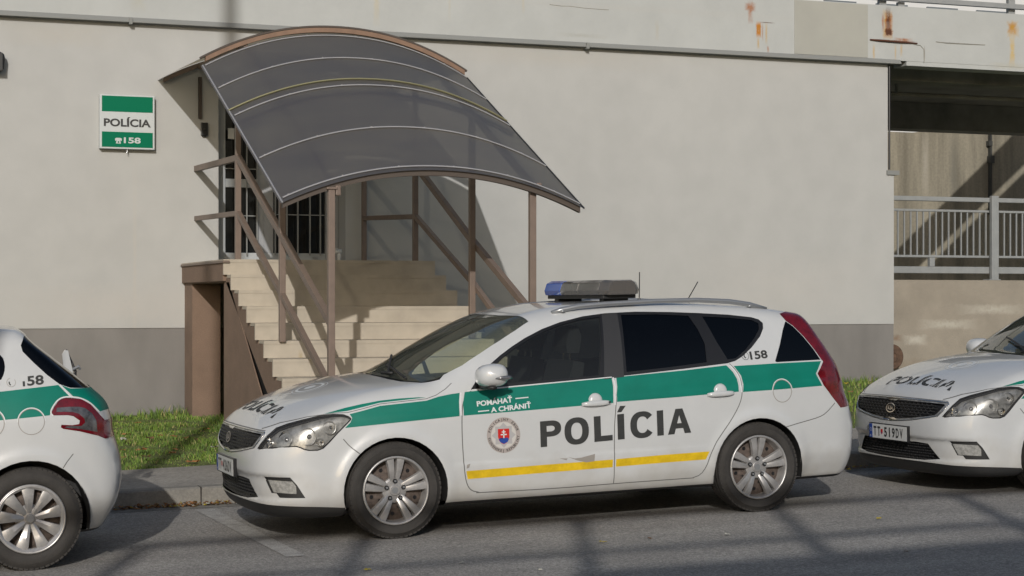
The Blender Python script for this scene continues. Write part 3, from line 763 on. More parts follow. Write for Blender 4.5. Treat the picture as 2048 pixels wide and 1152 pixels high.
    for s_ in (sp((2.468, .985), (2.474, .93), (2.465, .86), (2.458, .80)), sp((3.362, 1.035), (3.405, .98), (3.425, .92), (3.426, .845)), sp((1.372, .928), (1.36, .87), (1.356, .78))):
        pl = strip(s_, .011); n = len(pl)//2
        mb = MB(); tri_on(B, mb, pl, [q for i in range(n-1) for q in ((i, i+1, 2*n-1-i), (i+1, 2*n-2-i, 2*n-1-i))], affine(0, 0), off=.0012); mb.build('white_film_edge', [TEXTW], root)
    mb = MB(); pl = strip([(1.42, .938), (1.754, .954), (2.46, .987)], .006); n = 3
    tri_on(B, mb, pl, [q for i in range(n-1) for q in ((i, i+1, 2*n-1-i), (i+1, 2*n-2-i, 2*n-1-i))], affine(0, 0), off=.0012)
    mb.build('white_film_edge', [TEXTW], root)
    # windscreen and cowl, wipers
    P3('windscreen', {51: 0}, [WIND], off=-.003); P3('cowl', {50: 0}, [BLACKP], off=-.008)
    mb = MB()
    for a, b in (((1.03, -.34), (1.22, .18)), ((1.06, -.64), (1.10, -.08))):
        X = np.linspace(a[0], b[0], 8); Y = np.linspace(a[1], b[1], 8); P_, N_ = B.at_top(X, Y); mb.tube([Vector(p)+Vector(n)*.018 for p, n in zip(P_, N_)], .009, 6)
    P_, N_ = B.at_top([.99, 1.04], [-.30, -.40]); mb.tube([Vector(P_[0])+Vector((0, 0, .02)), Vector(P_[1])+Vector((0, 0, .02))], .010, 6)
    mb.build('wipers', BLACKP, root, smooth=True)
    # grille
    P3('grille_surround', {52: 0}, [GREYL], off=.002)
    gr = P3('grille', {53: 0}, [TRIM], off=-.02)
    mb = MB()
    for i, z in enumerate(np.linspace(.583, .708, 7)):
        for j in range(22):
            y0 = -.54+.05*j+(.025 if i % 2 else 0); ys = np.array([y0, y0+.034]); q = np.stack([ys, [z, z]], 1)
            if not inpoly(q, GRILL_IN).all(): continue
            P_, N_ = B.at_front(ys, [z, z]); mb.bar(Vector(P_[0])+Vector((.004, 0, 0)), Vector(P_[1])+Vector((.004, 0, 0)), .008, .006)
            P2, _ = B.at_front([y0+.034, y0+.05], [z, z+.010]); mb.bar(Vector(P2[0])+Vector((.004, 0, 0)), Vector(P2[1])+Vector((.004, 0, 0)), .008, .006)
    mb.build('grille_mesh', PILLAR, gr)
    lg = P3('lower_grille', {54: 0}, [TRIM], off=-.03); mb = MB()
    for i, z in enumerate(np.linspace(.285, .39, 6)):
        for j in range(20):
            y0 = -.50+.05*j+(.025 if i % 2 else 0); ys = np.array([y0, y0+.034]); q = np.stack([ys, [z, z]], 1)
            if not inpoly(q, LOWG).all(): continue
            P_, N_ = B.at_front(ys, [z, z]); mb.bar(Vector(P_[0])+Vector((.008, 0, 0)), Vector(P_[1])+Vector((.008, 0, 0)), .008, .007)
    mb.build('grille_mesh', PILLAR, lg)
    mb = MB()                                                    # chrome outline of the grille, notched in the middle
    outl = [(y, z) for y, z in GRILL]+[GRILL[0]]
    P_, N_ = B.at_front([p[0] for p in outl], [p[1] for p in outl]); mb.tube([Vector(p)+Vector(n)*.002 for p, n in zip(P_, N_)], .0065, 6)
    v, t = fan2d([(-.10, 0), (-.05, -.016), (.05, -.016), (.10, 0)]); tri_on(B, mb, v, t, affine(0, .722), where='front', off=.004)
    v, t = fan2d([(-.12, 0), (-.06, .022), (.06, .022), (.12, 0)]); tri_on(B, mb, v, t, affine(0, .556), where='front', off=.004)
    mb.build('grille_trim', CHROME, root, smooth=True)
    mb = MB(); v, t = disc2d(.034, 36, 1.75); tri_on(B, mb, v, t, affine(0, .648), where='front', off=.0055, k=1)
    v, t = ring2d(.030, .036); tri_on(B, mb, v*np.array([1.75, 1]), t, affine(0, .648), where='front', off=.009, k=0)
    v, t, wd = text2d('KIA', .030, .02, 1.15); v = v-np.array([wd/2, .015]); v[:, 0] *= -1; tri_on(B, mb, v, t[:, ::-1], affine(0, .648), where='front', off=.009, k=0)
    mb.build('badge', [CHROME, TRIM], root)
    # number plate
    pc = Vector((-.035, 0, .463)); mb = MB(); mb.box(pc.x, pc.x+.025, -.268, .268, .400, .523, 1); mb.build('plate_holder', [PLATEW, TRIM], root, bevel=.003)
    # light bar
    lb = MB(); prof = [(-.15, .0), (-.16, .03), (-.14, .078), (-.10, .094), (.10, .094), (.14, .078), (.16, .03), (.15, .0)]
    def seg(y0, y1, k, m0=1., m1=1., ins=0.):
        v = []
        for y, m_ in ((y0, m0), (y1, m1)):
            for x, z in prof: v.append((2.675+x*m_, y, 1.545+z*(.82+.18*m_)*1.12))
        lb.add(v, [(i, (i+1) % 8, 8+(i+1) % 8, 8+i) for i in range(8)]+[tuple(range(8)), tuple(range(8, 16))], k)
    lamp = empty('light_bar'); lamp.parent = root
    lb.k = 0
    for y0, y1, k, m0, m1 in ((.20, .50, 0, 1, 1), (.50, .575, 0, 1, .68), (-.12, .195, 1, 1, 1), (-.50, -.125, 1, 1, 1), (-.575, -.50, 1, .68, 1)): seg(y0, y1, k, m0, m1)
    BLUEL = glass('blue lamp cover', (.04, .12, .55), 1.5, .1, (.03, .10, .42), .85); SMOKE = glass('smoky clear lamp cover', (.50, .46, .42), 1.5, .12, (.26, .245, .23), .35)
    o = lb.build('lamp_cover', [BLUEL, SMOKE], lamp, bevel=.006)
    bb = MB(); bb.box(2.55, 2.80, -.52, .52, 1.518, 1.545, 0); bb.box(2.54, 2.81, .02, .18, 1.546, 1.642, 1)
    for y in (-.42, .42): bb.box(2.58, 2.77, y-.04, y+.04, 1.44, 1.5175, 0)
    bb.build('base', [BLACKP, PILLAR], lamp, bevel=.004)
    for y in (-.44, -.30, -.05, .40): rf = MB(); rf.lathe([(.001, .03), (.02, .028), (.045, .0), (.05, -.03)], 20, (2.62, y, 1.60), 0, Matrix.Rotation(R(-90), 3, 'Z')); rf.box(2.64, 2.74, y-.05, y+.05, 1.56, 1.63, 1); rf.build('reflector', [CHROME, SATIN], lamp)
    # aerials
    for x, y, dx, dz, r_ in ((3.08, .03, .008, .21, .0045), (3.45, 0, .10, .15, .0045)):
        P_, _ = B.at_top([x], [y]); p = Vector(P_[0]); mb = MB(); mb.tube([p-Vector((0, 0, .005)), p+Vector((0, 0, .018))], [.016, .010], 10); mb.tube([p, p+Vector((dx, 0, dz))], [r_, r_*.8], 6); mb.build('aerial', TRIM, root)
    # cabin
    def seat(x, y, z=.50):
        mb = MB()
        mb.add([(x+a*.25, y+b*.25, z+c*.08) for a in (-1, 1) for b in (-1, 1) for c in (-1, 1)], [(0, 1, 3, 2), (4, 6, 7, 5), (0, 4, 5, 1), (2, 3, 7, 6), (0, 2, 6, 4), (1, 5, 7, 3)])
        p = [(x+.20, z), (x+.24, z+.3), (x+.33, z+.60), (x+.41, z+.58), (x+.36, z+.28), (x+.34, z)]
        mb.prism(p, y-.24, y+.24, 1)
        hr = [(x+.33, z+.645), (x+.32, z+.70), (x+.35, z+.83), (x+.41, z+.84), (x+.44, z+.76), (x+.42, z+.645)]; mb.prism(hr, y-.125, y+.125, 1)
        for d in (-.06, .06): mb.tube([(x+.375, y+d, z+.55), (x+.38, y+d, z+.68)], .007, 6, 1)
        mb.build('seat', [SEAT, CHROME], root, bevel=.03)
    seat(1.95, -.37); seat(1.95, .37); 
    mb = MB(); mb.box(2.75, 3.2, -.62, .62, .42, .58); mb.prism([(3.12, .5), (3.28, 1.08), (3.38, 1.07), (3.28, .5)], -.62, .62, 1)
    for y in (-.38, .38): mb.box(3.27, 3.36, y-.12, y+.12, 1.09, 1.22)
    mb.build('rear_bench', SEAT, root, bevel=.03)
    mb = MB(); mb.prism([(1.10, .80), (1.02, .965), (1.25, 1.005), (1.50, .985), (1.56, .90), (1.50, .62), (1.15, .62)], -.70, .70, 1); mb.build('dashboard', TRIM, root, bevel=.03)
    mb = MB(); M = Matrix.Rotation(R(62), 3, 'Z'); c = Vector((1.64, -.37, .90)); n = 28
    ax = Vector((.85, 0, .52)).normalized(); q = ax.to_track_quat('Y', 'Z').to_matrix(); pts = [c+q @ Vector((.185*math.cos(2*math.pi*i/n), 0, .185*math.sin(2*math.pi*i/n))) for i in range(n+1)]
    mb.tube(pts, .014, 8); mb.bar(c-q @ Vector((.18, 0, 0)), c+q @ Vector((.18, 0, 0)), .04, .02); mb.tube([c, c-ax*.2], .03, 8); mb.build('steering_wheel', TRIM, root, smooth=True)
    mb = MB(); mb.box(1.80, 1.82, -.11, .11, 1.30, 1.36); mb.bar((1.80, 0, 1.34), (1.76, 0, 1.40), .02, .02); mb.build('rear_view_mirror', TRIM, root, bevel=.008)
    # lettering on the doors
    mb = MB()
    def text_side(s_, x0, z0, x1, z1, h, bold=.05, k=0, off=.002, L=.05, slant=0.):
        v, t, wd = text2d(s_, 1., bold); sx = (x1-x0)/wd
        tri_on(B, mb, v, t, lambda x, y: (x0+x*sx+y*h*slant, z0+(z1-z0)*x/wd+y*h), off=off, k=k, L=L/max(h, .02)*.5)
    # heavy grotesque capitals drawn as outlines: strokes, bowls and terminals in a unit box
    def band(out, inn):                                          # closed band between two outlines of equal length
        n = len(out); return out+inn, [t_ for i in range(n-1) for t_ in ((i, i+1, n+i), (i+1, n+i+1, n+i))]
    def oval(cx, cy, rx, ry, a0, a1, n=28, e=.86):
        o = []
        for i in range(n+1):
            q = R(a0+(a1-a0)*i/n); c_, s2 = math.cos(q), math.sin(q); o.append((cx+rx*math.copysign(abs(c_)**e, c_), cy+ry*math.copysign(abs(s2)**e, s2)))
        return o
    rect = lambda x0, y0, x1, y1: ([(x0, y0), (x1, y0), (x1, y1), (x0, y1)], [(0, 1, 2), (0, 2, 3)])
    G = {'I': [rect(0, 0, 1, 1)], 'L': [rect(0, 0, .37, 1), rect(.37, 0, 1, .215)],
         'P': [rect(0, 0, .31, 1), band([(.31, 1)]+oval(.50, .69, .50, .31, 90, -90)+[(.31, .38)], [(.31, .80)]+oval(.50, .69, .19, .11, 90, -90)+[(.31, .58)])],
         'O': [band(oval(.5, .5, .5, .53, 0, 360, 48), oval(.5, .5, .225, .325, 0, 360, 48))],
         'C': [band(oval(.5, .5, .5, .53, 38, 322, 44), oval(.5, .5, .225, .325, 32, 328, 44))],
         'A': [([(0, 0), (.28, 0), (.345, .215), (.655, .215), (.72, 0), (1, 0), (.65, 1), (.35, 1), (.5, .74), (.595, .42), (.405, .42)],
                [(0, 1, 2), (0, 2, 10), (0, 10, 7), (10, 8, 7), (2, 3, 9), (2, 9, 10), (3, 4, 5), (3, 5, 9), (9, 5, 6), (9, 6, 8), (8, 6, 7)])]}
    for ch, x0, x1 in (('P', 1.907, 2.058), ('O', 2.081, 2.259), ('L', 2.297, 2.432), ('I', 2.470, 2.521), ('C', 2.565, 2.747), ('I', 2.766, 2.815), ('A', 2.846, 3.024)):
        for v, t in G[ch]: tri_on(B, mb, v, t, lambda x, y: (x0+(x1-x0)*x, .543+(x0+(x1-x0)*x-1.912)*.0378+.172*y), off=.002, L=.25)
    v, t = fan2d([(-.020, .0), (.012, .0), (.046, .042), (.004, .042)]); tri_on(B, mb, v, t, affine(2.490, .750), off=.002)
    mb.build('lettering', [TEXTD], root)
    mb = MB(); text_side('POMÁHAŤ', 1.472, .833, 1.722, .850, .034, .035, 0, .002); text_side('A CHRÁNIŤ', 1.565, .790, 1.850, .808, .033, .035, 0, .002)
    for a, b, z_ in ((1.745, 1.838, .870), (1.475, 1.552, .797)):
        v, t = quad2d(a, b, z_, z_+.007); tri_on(B, mb, v, t, lambda x, y: (x, y+(x-a)*.05), off=.002)
    mb.build('motto', [TEXTW], root)
    def phone158(mb, x0, z0, h, x1, peel=False):
        v, t, wd = text2d('158', 1., .03); tri_on(B, mb, v, t, lambda x, y: (x0+x*(x1-x0)/wd, z0+x*.004+y*h), off=.002, L=.5)
    mb = MB(); phone158(mb, 3.532, 1.066, .056, 3.672)
    v, t = ring2d(.0255, .0285); tri_on(B, mb, v, t, affine(3.495, 1.094), off=.002); v, t = ring2d(.012, .020, 16, 120, 250); tri_on(B, mb, v, t, affine(3.503, 1.095), off=.002)
    mb.build('phone_number', [TEXTD], root)
    # emblem on the front door
    mb = MB(); E = lambda sc=1.: affine(1.647, .637, sc, sc)
    v, t = disc2d(.118); tri_on(B, mb, v, t, E(), off=.0012, k=0); v, t = disc2d(.088); tri_on(B, mb, v, t, E(), off=.0018, k=1)
    star = [((.084 if i % 2 == 0 else .062)*math.cos(math.pi*i/8+math.pi/2), (.084 if i % 2 == 0 else .062)*math.sin(math.pi*i/8+math.pi/2)) for i in range(16)]
    tri_on(B, mb, [(0, 0)]+star, [(0, i+1, (i+1) % 16+1) for i in range(16)], E(), off=.0024, k=2)
    sh = [(-.040, .042), (.040, .042), (.040, -.010), (.034, -.034), (.018, -.052), (0, -.060), (-.018, -.052), (-.034, -.034), (-.040, -.010)]
    v, t = fan2d(sh); tri_on(B, mb, v, t, E(), off=.003, k=3)
    v, t = fan2d([(-.036, -.026), (-.022, -.016), (-.008, -.022), (0, -.014), (.010, -.022), (.022, -.016), (.036, -.026), (.026, -.045), (0, -.058), (-.026, -.045)]); tri_on(B, mb, v, t, E(), off=.0036, k=4)
    for q in ((-.004, .004, -.020, .036), (-.013, .013, .018, .025), (-.021, .021, .000, .008)): v, t = quad2d(*q); tri_on(B, mb, v, t, E(), off=.0042, k=5)
    def arc_text(s_, r_, a0, a1, flip):
        n = len(s_)
        for i, ch in enumerate(s_):
            if ch == ' ': continue
            a = R(a0+(a1-a0)*i/(n-1)); v, t, wd = text2d(ch, .017, .02); v = v-np.array([wd/2, .0085]); rot = a-math.pi/2 if not flip else a+math.pi/2
            tri_on(B, mb, v, t, affine(1.647+r_*math.cos(a), .637+r_*math.sin(a), 1, 1, rot), off=.003, k=6)
    arc_text('POLICAJNÝ ZBOR', .103, 164, 18, False); arc_text('SLOVENSKEJ REPUBLIKY', .103, 190, 352, True)
    mb.build('emblem', [RINGF, INNERF, STARF, REDF, BLUE, TEXTW, TEXTD], root)
    # worn lettering and faint emblem on the hood
    mb = MB(); v, t, wd = text2d('POLÍCIA', 1., .035)
    tri_on(B, mb, v, t, lambda x, y: (.105+.110*y+.055*(x/wd)**2+.02*np.abs(x/wd-.35), .25-.78*x/wd), where='top', off=.002, L=.25)
    mb.build('hood_lettering', [stainless(TEXTD)], root)
    mb = MB(); v, t = ring2d(.080, .10); tri_on(B, mb, v, t, affine(.515, -.20, 1., 1.1), where='top', off=.0015)
    v, t = ring2d(.118, .124); tri_on(B, mb, v, t, affine(.515, -.20, 1., 1.1), where='top', off=.0015); v, t = disc2d(.04); tri_on(B, mb, v, t, affine(.515, -.20), where='top', off=.0015)
    mb.build('hood_emblem', [TEXTW], root)
    # wheels
    for wx in (.9, 3.555):
        for s in (-1, 1): wheel(root, (wx, s*.775, .314), s, 'wagon', .316)
    return root
def stainless(m):
    """flaking film: transparent where it has peeled"""
    if 'flaking lettering film' in MATS: return MATS['flaking lettering film']
    k = m.copy(); k.name = 'flaking lettering film'; n = k.node_tree.nodes; L = k.node_tree.links
    tc = n.new('ShaderNodeTexCoord'); mp = n.new('ShaderNodeMapping'); mp.inputs['Scale'].default_value = (8, 45, 8); mp.inputs['Rotation'].default_value = (0, 0, .5)
    t = n.new('ShaderNodeTexNoise'); t.inputs['Scale'].default_value = 1.; t.inputs['Detail'].default_value = 3
    L.new(tc.outputs['Object'], mp.inputs[0]); L.new(mp.outputs[0], t.inputs[0]); r = n.new('ShaderNodeValToRGB'); r.color_ramp.elements[0].position = .52; r.color_ramp.elements[1].position = .56
    r.color_ramp.elements[0].color = (1, 1, 1, 1); r.color_ramp.elements[1].color = (0, 0, 0, 1)
    L.new(t.outputs[0], r.inputs[0]); L.new(r.outputs[0], n['Principled BSDF'].inputs['Alpha']); MATS['flaking lettering film'] = k; return k
def plate(root, text):
    """front number plate, characters and blue band"""
    x = -.0368; mb = MB(); mb.box(-.0365, -.034, -.260, .260, .407, .516, 0)
    mb.box(x-.0008, x, .218, .259, .408, .515, 1)
    def put(s_, y, h, k, sx=.62, z=.425):
        v, t, wd = text2d(s_, h, .03, sx); mb.add([(x-.0012, y-a, z+b) for a, b in v], [tuple(q) for q in t], k); return wd
    y = .200
    for ch in text:
        if ch == ' ':
            sh = [(-.014, .040), (.014, .040), (.014, .012), (0, -.002), (-.014, .012)]; mb.add([(x-.0012, y-.008+a, .440+b) for a, b in sh], [(0, 1, 2, 3, 4)], 3); mb.add([(x-.0016, y-.008+a, .440+b) for a, b in ((-.010, .014), (.010, .014), (0, .004))], [(0, 1, 2)], 1); y -= .040; continue
        v, t, wd = text2d(ch, .074, .03, 1.); k_ = min(.040, wd)/wd
        mb.add([(x-.0012, y-.022-(a-wd/2)*k_, .424+b) for a, b in v], [tuple(q) for q in t], 2); y -= .0545
    put('SK', .248, .014, 4, .7, .415); v, t = ring2d(.010, .013, 16); mb.add([(x-.0014, .238+a, .47+b) for a, b in v], [tuple(q) for q in t], 4)
    mb.keep = 1; o = mb.build('number_plate', [PLATEW, BLUE, TEXTD, REDF, TEXTW], root); return o
def copy_tree(o, parent=None):
    c = o.copy(); COL.objects.link(c)
    if parent: c.parent = parent
    for ch in [k for k in o.children]: copy_tree(ch, c)
    return c
SLOPE = .0245
def road(x): return SLOPE*(x-3.45)
WB = build_wagon_meshes()
car = make_wagon(WB)
car2 = copy_tree(car)
car.location = (2.55, 12.05, road(2.55)); car.rotation_euler = (0, -math.atan(SLOPE), 0)
tag(car, 'white police estate car in the middle, wholly visible before the entrance stairs', 'police car', 'parked police estate cars')
plate(car, 'TT 426DV')
car2.location = (7.70, 11.97, road(7.70)-.035); car2.rotation_euler = (0, -math.atan(SLOPE), 0)
tag(car2, 'white police estate car cut off by the right edge, plate TT 519DV', 'police car', 'parked police estate cars')
plate(car2, 'TT 519DV')

# ---------------------------------------------------------------- silver-covered hatchback at the left edge
PLAMP = [(3.478, .932), (3.497, .965), (3.526, 1.0), (3.56, 1.012), (3.607, 1.010), (3.661, 1.0), (3.714, .967), (3.761, .912), (3.80, .866), (3.90, .87), (4.1, .90), (4.1, .77), (3.80, .755), (3.755, .777), (3.638, .813), (3.544, .832), (3.530, .842), (3.535, .857), (3.60, .850), (3.640, .855), (3.645, .875), (3.607, .904), (3.574, .912), (3.488, .915)]
PGREY = [(3.51, .958), (3.58, .960), (3.644, .957), (3.678, .948), (3.72, .915), (3.745, .87), (3.75, .800), (3.70, .812), (3.638, .826), (3.551, .838), (3.565, .847), (3.653, .843), (3.675, .862), (3.672, .885), (3.642, .915), (3.602, .929), (3.508, .934)]
PGLASS = [(3.352, 1.385), (3.328, 1.335), (3.336, 1.297), (3.396, 1.228), (3.47, 1.152), (3.539, 1.095), (3.60, 1.072), (3.70, 1.064), (3.9, 1.062), (3.9, 1.3), (3.43, 1.40)]
PB = Body(PEU, .024)
c = PB.region
c(1, 'side', [(3.5, .1), (3.66, .30), (3.60, .50), (3.54, .58), (3.585, .66), (3.66, .72), (3.76, .765), (4.2, .765), (4.2, .1)], 'all')
c(6, 'side', [(-.3, .1), (.52, .1), (.5, .66), (-.3, .66)], 'all')
c(2, 'side', [(2.3, 1.055), (2.9, 1.062), (3.20, 1.068), (3.39, 1.082), (3.53, 1.092), (3.60, 1.012), (3.53, 1.005), (3.49, .97), (3.468, .916), (3.342, .909), (3.18, .901), (2.3, .87)])
c(2, 'side', [(3.548, 1.090), (3.60, 1.068), (3.9, 1.055), (4.2, 1.05), (4.2, .925), (3.80, .925), (3.765, .918), (3.716, .975), (3.661, 1.009), (3.618, 1.016)], 'all')
c(3, 'side', PGLASS, 'all'); c(4, 'side', PLAMP, lambda C, n: (np.abs(C[:, 1]) > .5)); c(5, 'side', PGREY, lambda C, n: (np.abs(C[:, 1]) > .5))
c(7, 'side', rnd_poly([(1.35, .99), (1.9, 1.30), (2.4, 1.37), (3.0, 1.36), (3.21, 1.30), (3.235, 1.20), (3.18, 1.10), (2.4, 1.04)], 2))
c(8, 'top', [(.92, -.60), (1.2, -.68), (1.62, -.56), (1.55, 0), (1.62, .56), (1.2, .68), (.92, .60), (.85, 0)], lambda C, n: (C[:, 0] < 1.8) & (C[:, 2] > .95))
for wx in (.80, 3.34): c(60, 'side', circ(wx, .305, .350), lambda C, n: np.abs(C[:, 1]) > .55)
c(61, 'side', [(-1, 0), (6, 0), (6, .212), (-1, .212)], 'all')
c(20, 'side', strip([(3.535, .60), (3.56, .635), (3.60, .68)], .006))
PB.finish()
hb = empty('hatchback_police_car')
PB.part('body', {0: 0, 2: 1, 20: 2, 61: 3}, [PAINT, GREEN, SEAM, BLACKP], hb, lining=LINING)
PB.part('rear_bumper', {1: 0}, [PAINT], hb, lining=LINING); PB.part('front_bumper', {6: 0}, [PAINT], hb, lining=LINING)
PB.part('rear_window', {3: 0}, [PRIV], hb, off=-.004); PB.part('windscreen', {8: 0}, [WIND], hb, off=-.003)
for s in (-1, 1):
    sel = lambda C, s=s: C[:, 1]*s > 0
    tl = PB.part('tail_lamp', {4: 0}, [RED], hb, off=.004, sel=sel); PB.part('clear_lens', {5: 0}, [mat('smoked lamp lens', (.13, .125, .13), .15, metal=.4, coat=1, var=.7, vscale=18)], tl, off=.003, sel=sel)
    PB.part('side_window', {7: 0}, [PRIV], hb, off=-.003, sel=sel)
    for wx in (.80, 3.34):
        wheel(hb, (wx, s*.755, .306), s, 'hatch', .308)
        mb = MB(); n = 28; v = []
        for r_, y in ((.352, .845), (.345, .80), (.345, .58)):
            for i in range(n+1): a = R(-14+208*i/n); v.append((wx+r_*math.cos(a), s*y, .305+r_*math.sin(a)))
        v.append((wx, s*.58, .305)); mb.add(v, [(k*(n+1)+i, k*(n+1)+i+1, (k+1)*(n+1)+i+1, (k+1)*(n+1)+i) for k in range(2) for i in range(n)]+[(2*(n+1)+i, 2*(n+1)+i+1, 3*(n+1)) for i in range(n)])
        mb.build('wheel_arch_liner', BLACKP, hb)
mb = MB(); v, t = ring2d(.0735, .0775); PB.decal(mb, v, t, affine(3.360, .884), off=.0015, k=0)
v, t = ring2d(.0775, .083, 48, 0, 180); PB.decal(mb, v, t, affine(3.360, .884), off=.0015, k=1)
v, t = ring2d(.083, .088); PB.decal(mb, v, t, affine(3.118, .885), off=.0015, k=0)
v, t = ring2d(.088, .094, 48, 0, 180); PB.decal(mb, v, t, affine(3.118, .885), off=.0015, k=1)
mb.build('fuel_door_edge', [FAINT, TEXTW], hb)
mb = MB(); pl = strip(rnd_poly(PLAMP, 1)[:26], .008); n = len(pl)//2
pl2 = strip(smooth_open([(3.488, .910), (3.470, .932), (3.492, .972), (3.524, 1.007), (3.56, 1.019), (3.607, 1.017), (3.661, 1.006), (3.718, .972), (3.768, .915)], 2), .008); n = len(pl2)//2
PB.decal(mb, np.array(pl2), np.array([q for i in range(n-1) for q in ((i, i+1, 2*n-1-i), (i+1, 2*n-2-i, 2*n-1-i))]), affine(0, 0), off=.0055)
pl2 = strip([(3.540, 1.093), (3.603, 1.014)], .006); PB.decal(mb, np.array(pl2), np.array([(0, 1, 3), (1, 2, 3)]), affine(0, 0), off=.0015)
mb.build('white_film_edge', [TEXTW], hb)
mb = MB(); v, t, wd = text2d('58', 1., .03); PB.decal(mb, v, t, lambda x, y: (3.348+x*.098/wd, 1.094+x*.004+y*.056), off=.002, L=.6)
v, t = quad2d(0, .013, 0, .030); PB.decal(mb, v, t, affine(3.322, 1.092), off=.002); v, t = ring2d(.024, .0265, 40, 100, 400); PB.decal(mb, v, t, affine(3.256, 1.118), off=.002, k=1)
v, t = ring2d(.010, .017, 14, 150, 250); PB.decal(mb, v, t, affine(3.258, 1.116), off=.002)
mb.build('phone_number', [TEXTD, FAINT], hb)
mb = MB()                                                        # raised rear wiper with its pale cap
q = Vector((3.80, .62, 1.06)); mb.tube([q, q+Vector((.01, .02, .05)), q+Vector((-.045, .04, .20))], [.012, .009, .005], 8, 0)
mb.tube([q+Vector((-.02, .01, .06)), q+Vector((.03, -.01, .085)), q+Vector((.035, .0, .065))], .011, 8, 1)
pr = [(-.055, .03), (-.075, .10), (-.08, .17), (-.062, .20), (-.040, .195), (-.025, .12), (-.01, .04)]
mb.prism([(q.x+a, q.z+b) for a, b in pr], q.y-.012, q.y+.012, 1, 2)
mb.build('rear_wiper', [TRIM, SATIN, PAINT], hb, bevel=.004)
HX = 1.13-3.34
hb.location = (HX, 11.85, road(HX)); hb.rotation_euler = (0, -math.atan(SLOPE), 0)
tag(hb, 'white police hatchback cut off by the left edge, only its tail visible', 'police car')
# ---------------------------------------------------------------- ground
ASPH = mat('grey asphalt', (.43, .405, .37), .9, var=.16, vscale=1.3, fine=.5, fscale=95, bump=.6, bscale=110)
def grain(m, sc, lo, hi, p0=.4, p1=.6, stretch=(1, 1, 1)):
    n = m.node_tree.nodes; L = m.node_tree.links; src = n['Principled BSDF'].inputs['Base Color']
    tc = n.new('ShaderNodeTexCoord'); mp = n.new('ShaderNodeMapping'); mp.inputs['Scale'].default_value = stretch; L.new(tc.outputs['Object'], mp.inputs[0])
    t = n.new('ShaderNodeTexNoise'); t.inputs['Scale'].default_value = sc; t.inputs['Detail'].default_value = 5; L.new(mp.outputs[0], t.inputs[0])
    r = n.new('ShaderNodeMapRange'); r.inputs[1].default_value = p0; r.inputs[2].default_value = p1; r.inputs[3].default_value = lo; r.inputs[4].default_value = hi; L.new(t.outputs[0], r.inputs[0])
    x = n.new('ShaderNodeMix'); x.data_type = 'RGBA'; x.blend_type = 'MULTIPLY'; x.inputs[0].default_value = 1; L.new(src.links[0].from_socket, x.inputs[6]); L.new(r.outputs[0], x.inputs[7]); L.new(x.outputs[2], src)
grain(ASPH, 38, .80, 1.13); grain(ASPH, 1.1, .88, 1.04, .35, .65, (.5, 2, 1));
CONC = mat('kerb concrete', (.26, .245, .215), .9, var=.25, vscale=3, fine=.2, fscale=60, bump=.3, bscale=80)
PAVE = mat('pavement asphalt', (.36, .335, .295), .9, var=.18, vscale=2, fine=.25, fscale=90, bump=.3, bscale=90)
SOIL = mat('grassy soil', (.11, .13, .035), .95, var=.5, vscale=7, bump=.6, bscale=30)
PLINE = mat('faded parking line', (.51, .49, .455), .9, var=.3, vscale=10, fine=.5, fscale=120)
grain(PAVE, 30, .85, 1.1)
def yk(x): return 13.72-.080*(x-2.5)
def strip_mesh(name, xs, fn, m, kind='structure', **k):
    """sheet or moulding: fn(x) gives a row of (y,z); rows joined along x"""
    rows = [[(x, y, z) for y, z in fn(x)] for x in xs]; n = len(rows[0]); mb = MB(); v = [p for r_ in rows for p in r_]
    mb.add(v, [(i*n+j, (i+1)*n+j, (i+1)*n+j+1, i*n+j+1) for i in range(len(rows)-1) for j in range(n-1)]); mb.keep = 1
    o = mb.build(name, m, **k)
    if kind: o['kind'] = kind
    return o
XS = [-60, -30, -12, -4]+[round(-3+.5*i, 2) for i in range(44)]+[26, 40, 80]
def rz(x): return SLOPE*(max(-12, min(26, x))-3.45)
mb = MB(); mb.add([(-900, -900, -3), (900, -900, -3), (900, 900, -3), (-900, 900, -3)], [(0, 1, 2, 3)]); mb.keep = 1
mb.build('ground', SOIL)['kind'] = 'structure'
strip_mesh('road', XS, lambda x: [(-3, rz(x)-.02), (2, rz(x)), (8, rz(x)), (yk(x)+.02, rz(x))], ASPH)
strip_mesh('kerb', XS, lambda x: [(yk(x), rz(x)-.02), (yk(x)+.012, rz(x)+.125), (yk(x)+.03, rz(x)+.138), (yk(x)+.14, rz(x)+.14)], CONC)
strip_mesh('pavement', XS, lambda x: [(yk(x)+.145, rz(x)+.13), (yk(x)+.15, rz(x)+.138), (15.36, rz(x)+.142), (15.40, rz(x)+.10)], PAVE)
def gz(x, y): return rz(x)+.12+(y-15.38)/4.1*.20
GY = [15.38, 16, 17, 18, 19, 19.5, 22]
strip_mesh('grass_ground', XS, lambda x: [(y, gz(x, min(y, 19.6))) for y in GY], SOIL)
strip_mesh('near_pavement', XS, lambda x: [(-9.0, rz(x)+.12), (-2.4, rz(x)+.12), (-2.38, rz(x)-.05)], PAVE)
# kerb joints
mb = MB()
for i in range(-6, 24):
    x = 2.66+i*1.0; y = yk(x); mb.box(x, x+.008, y-.002, y+.142, rz(x)-.01, rz(x)+.1405)
mb.build('kerb_joints', mat('kerb joint', (.05, .045, .04), .95))['kind'] = 'structure'
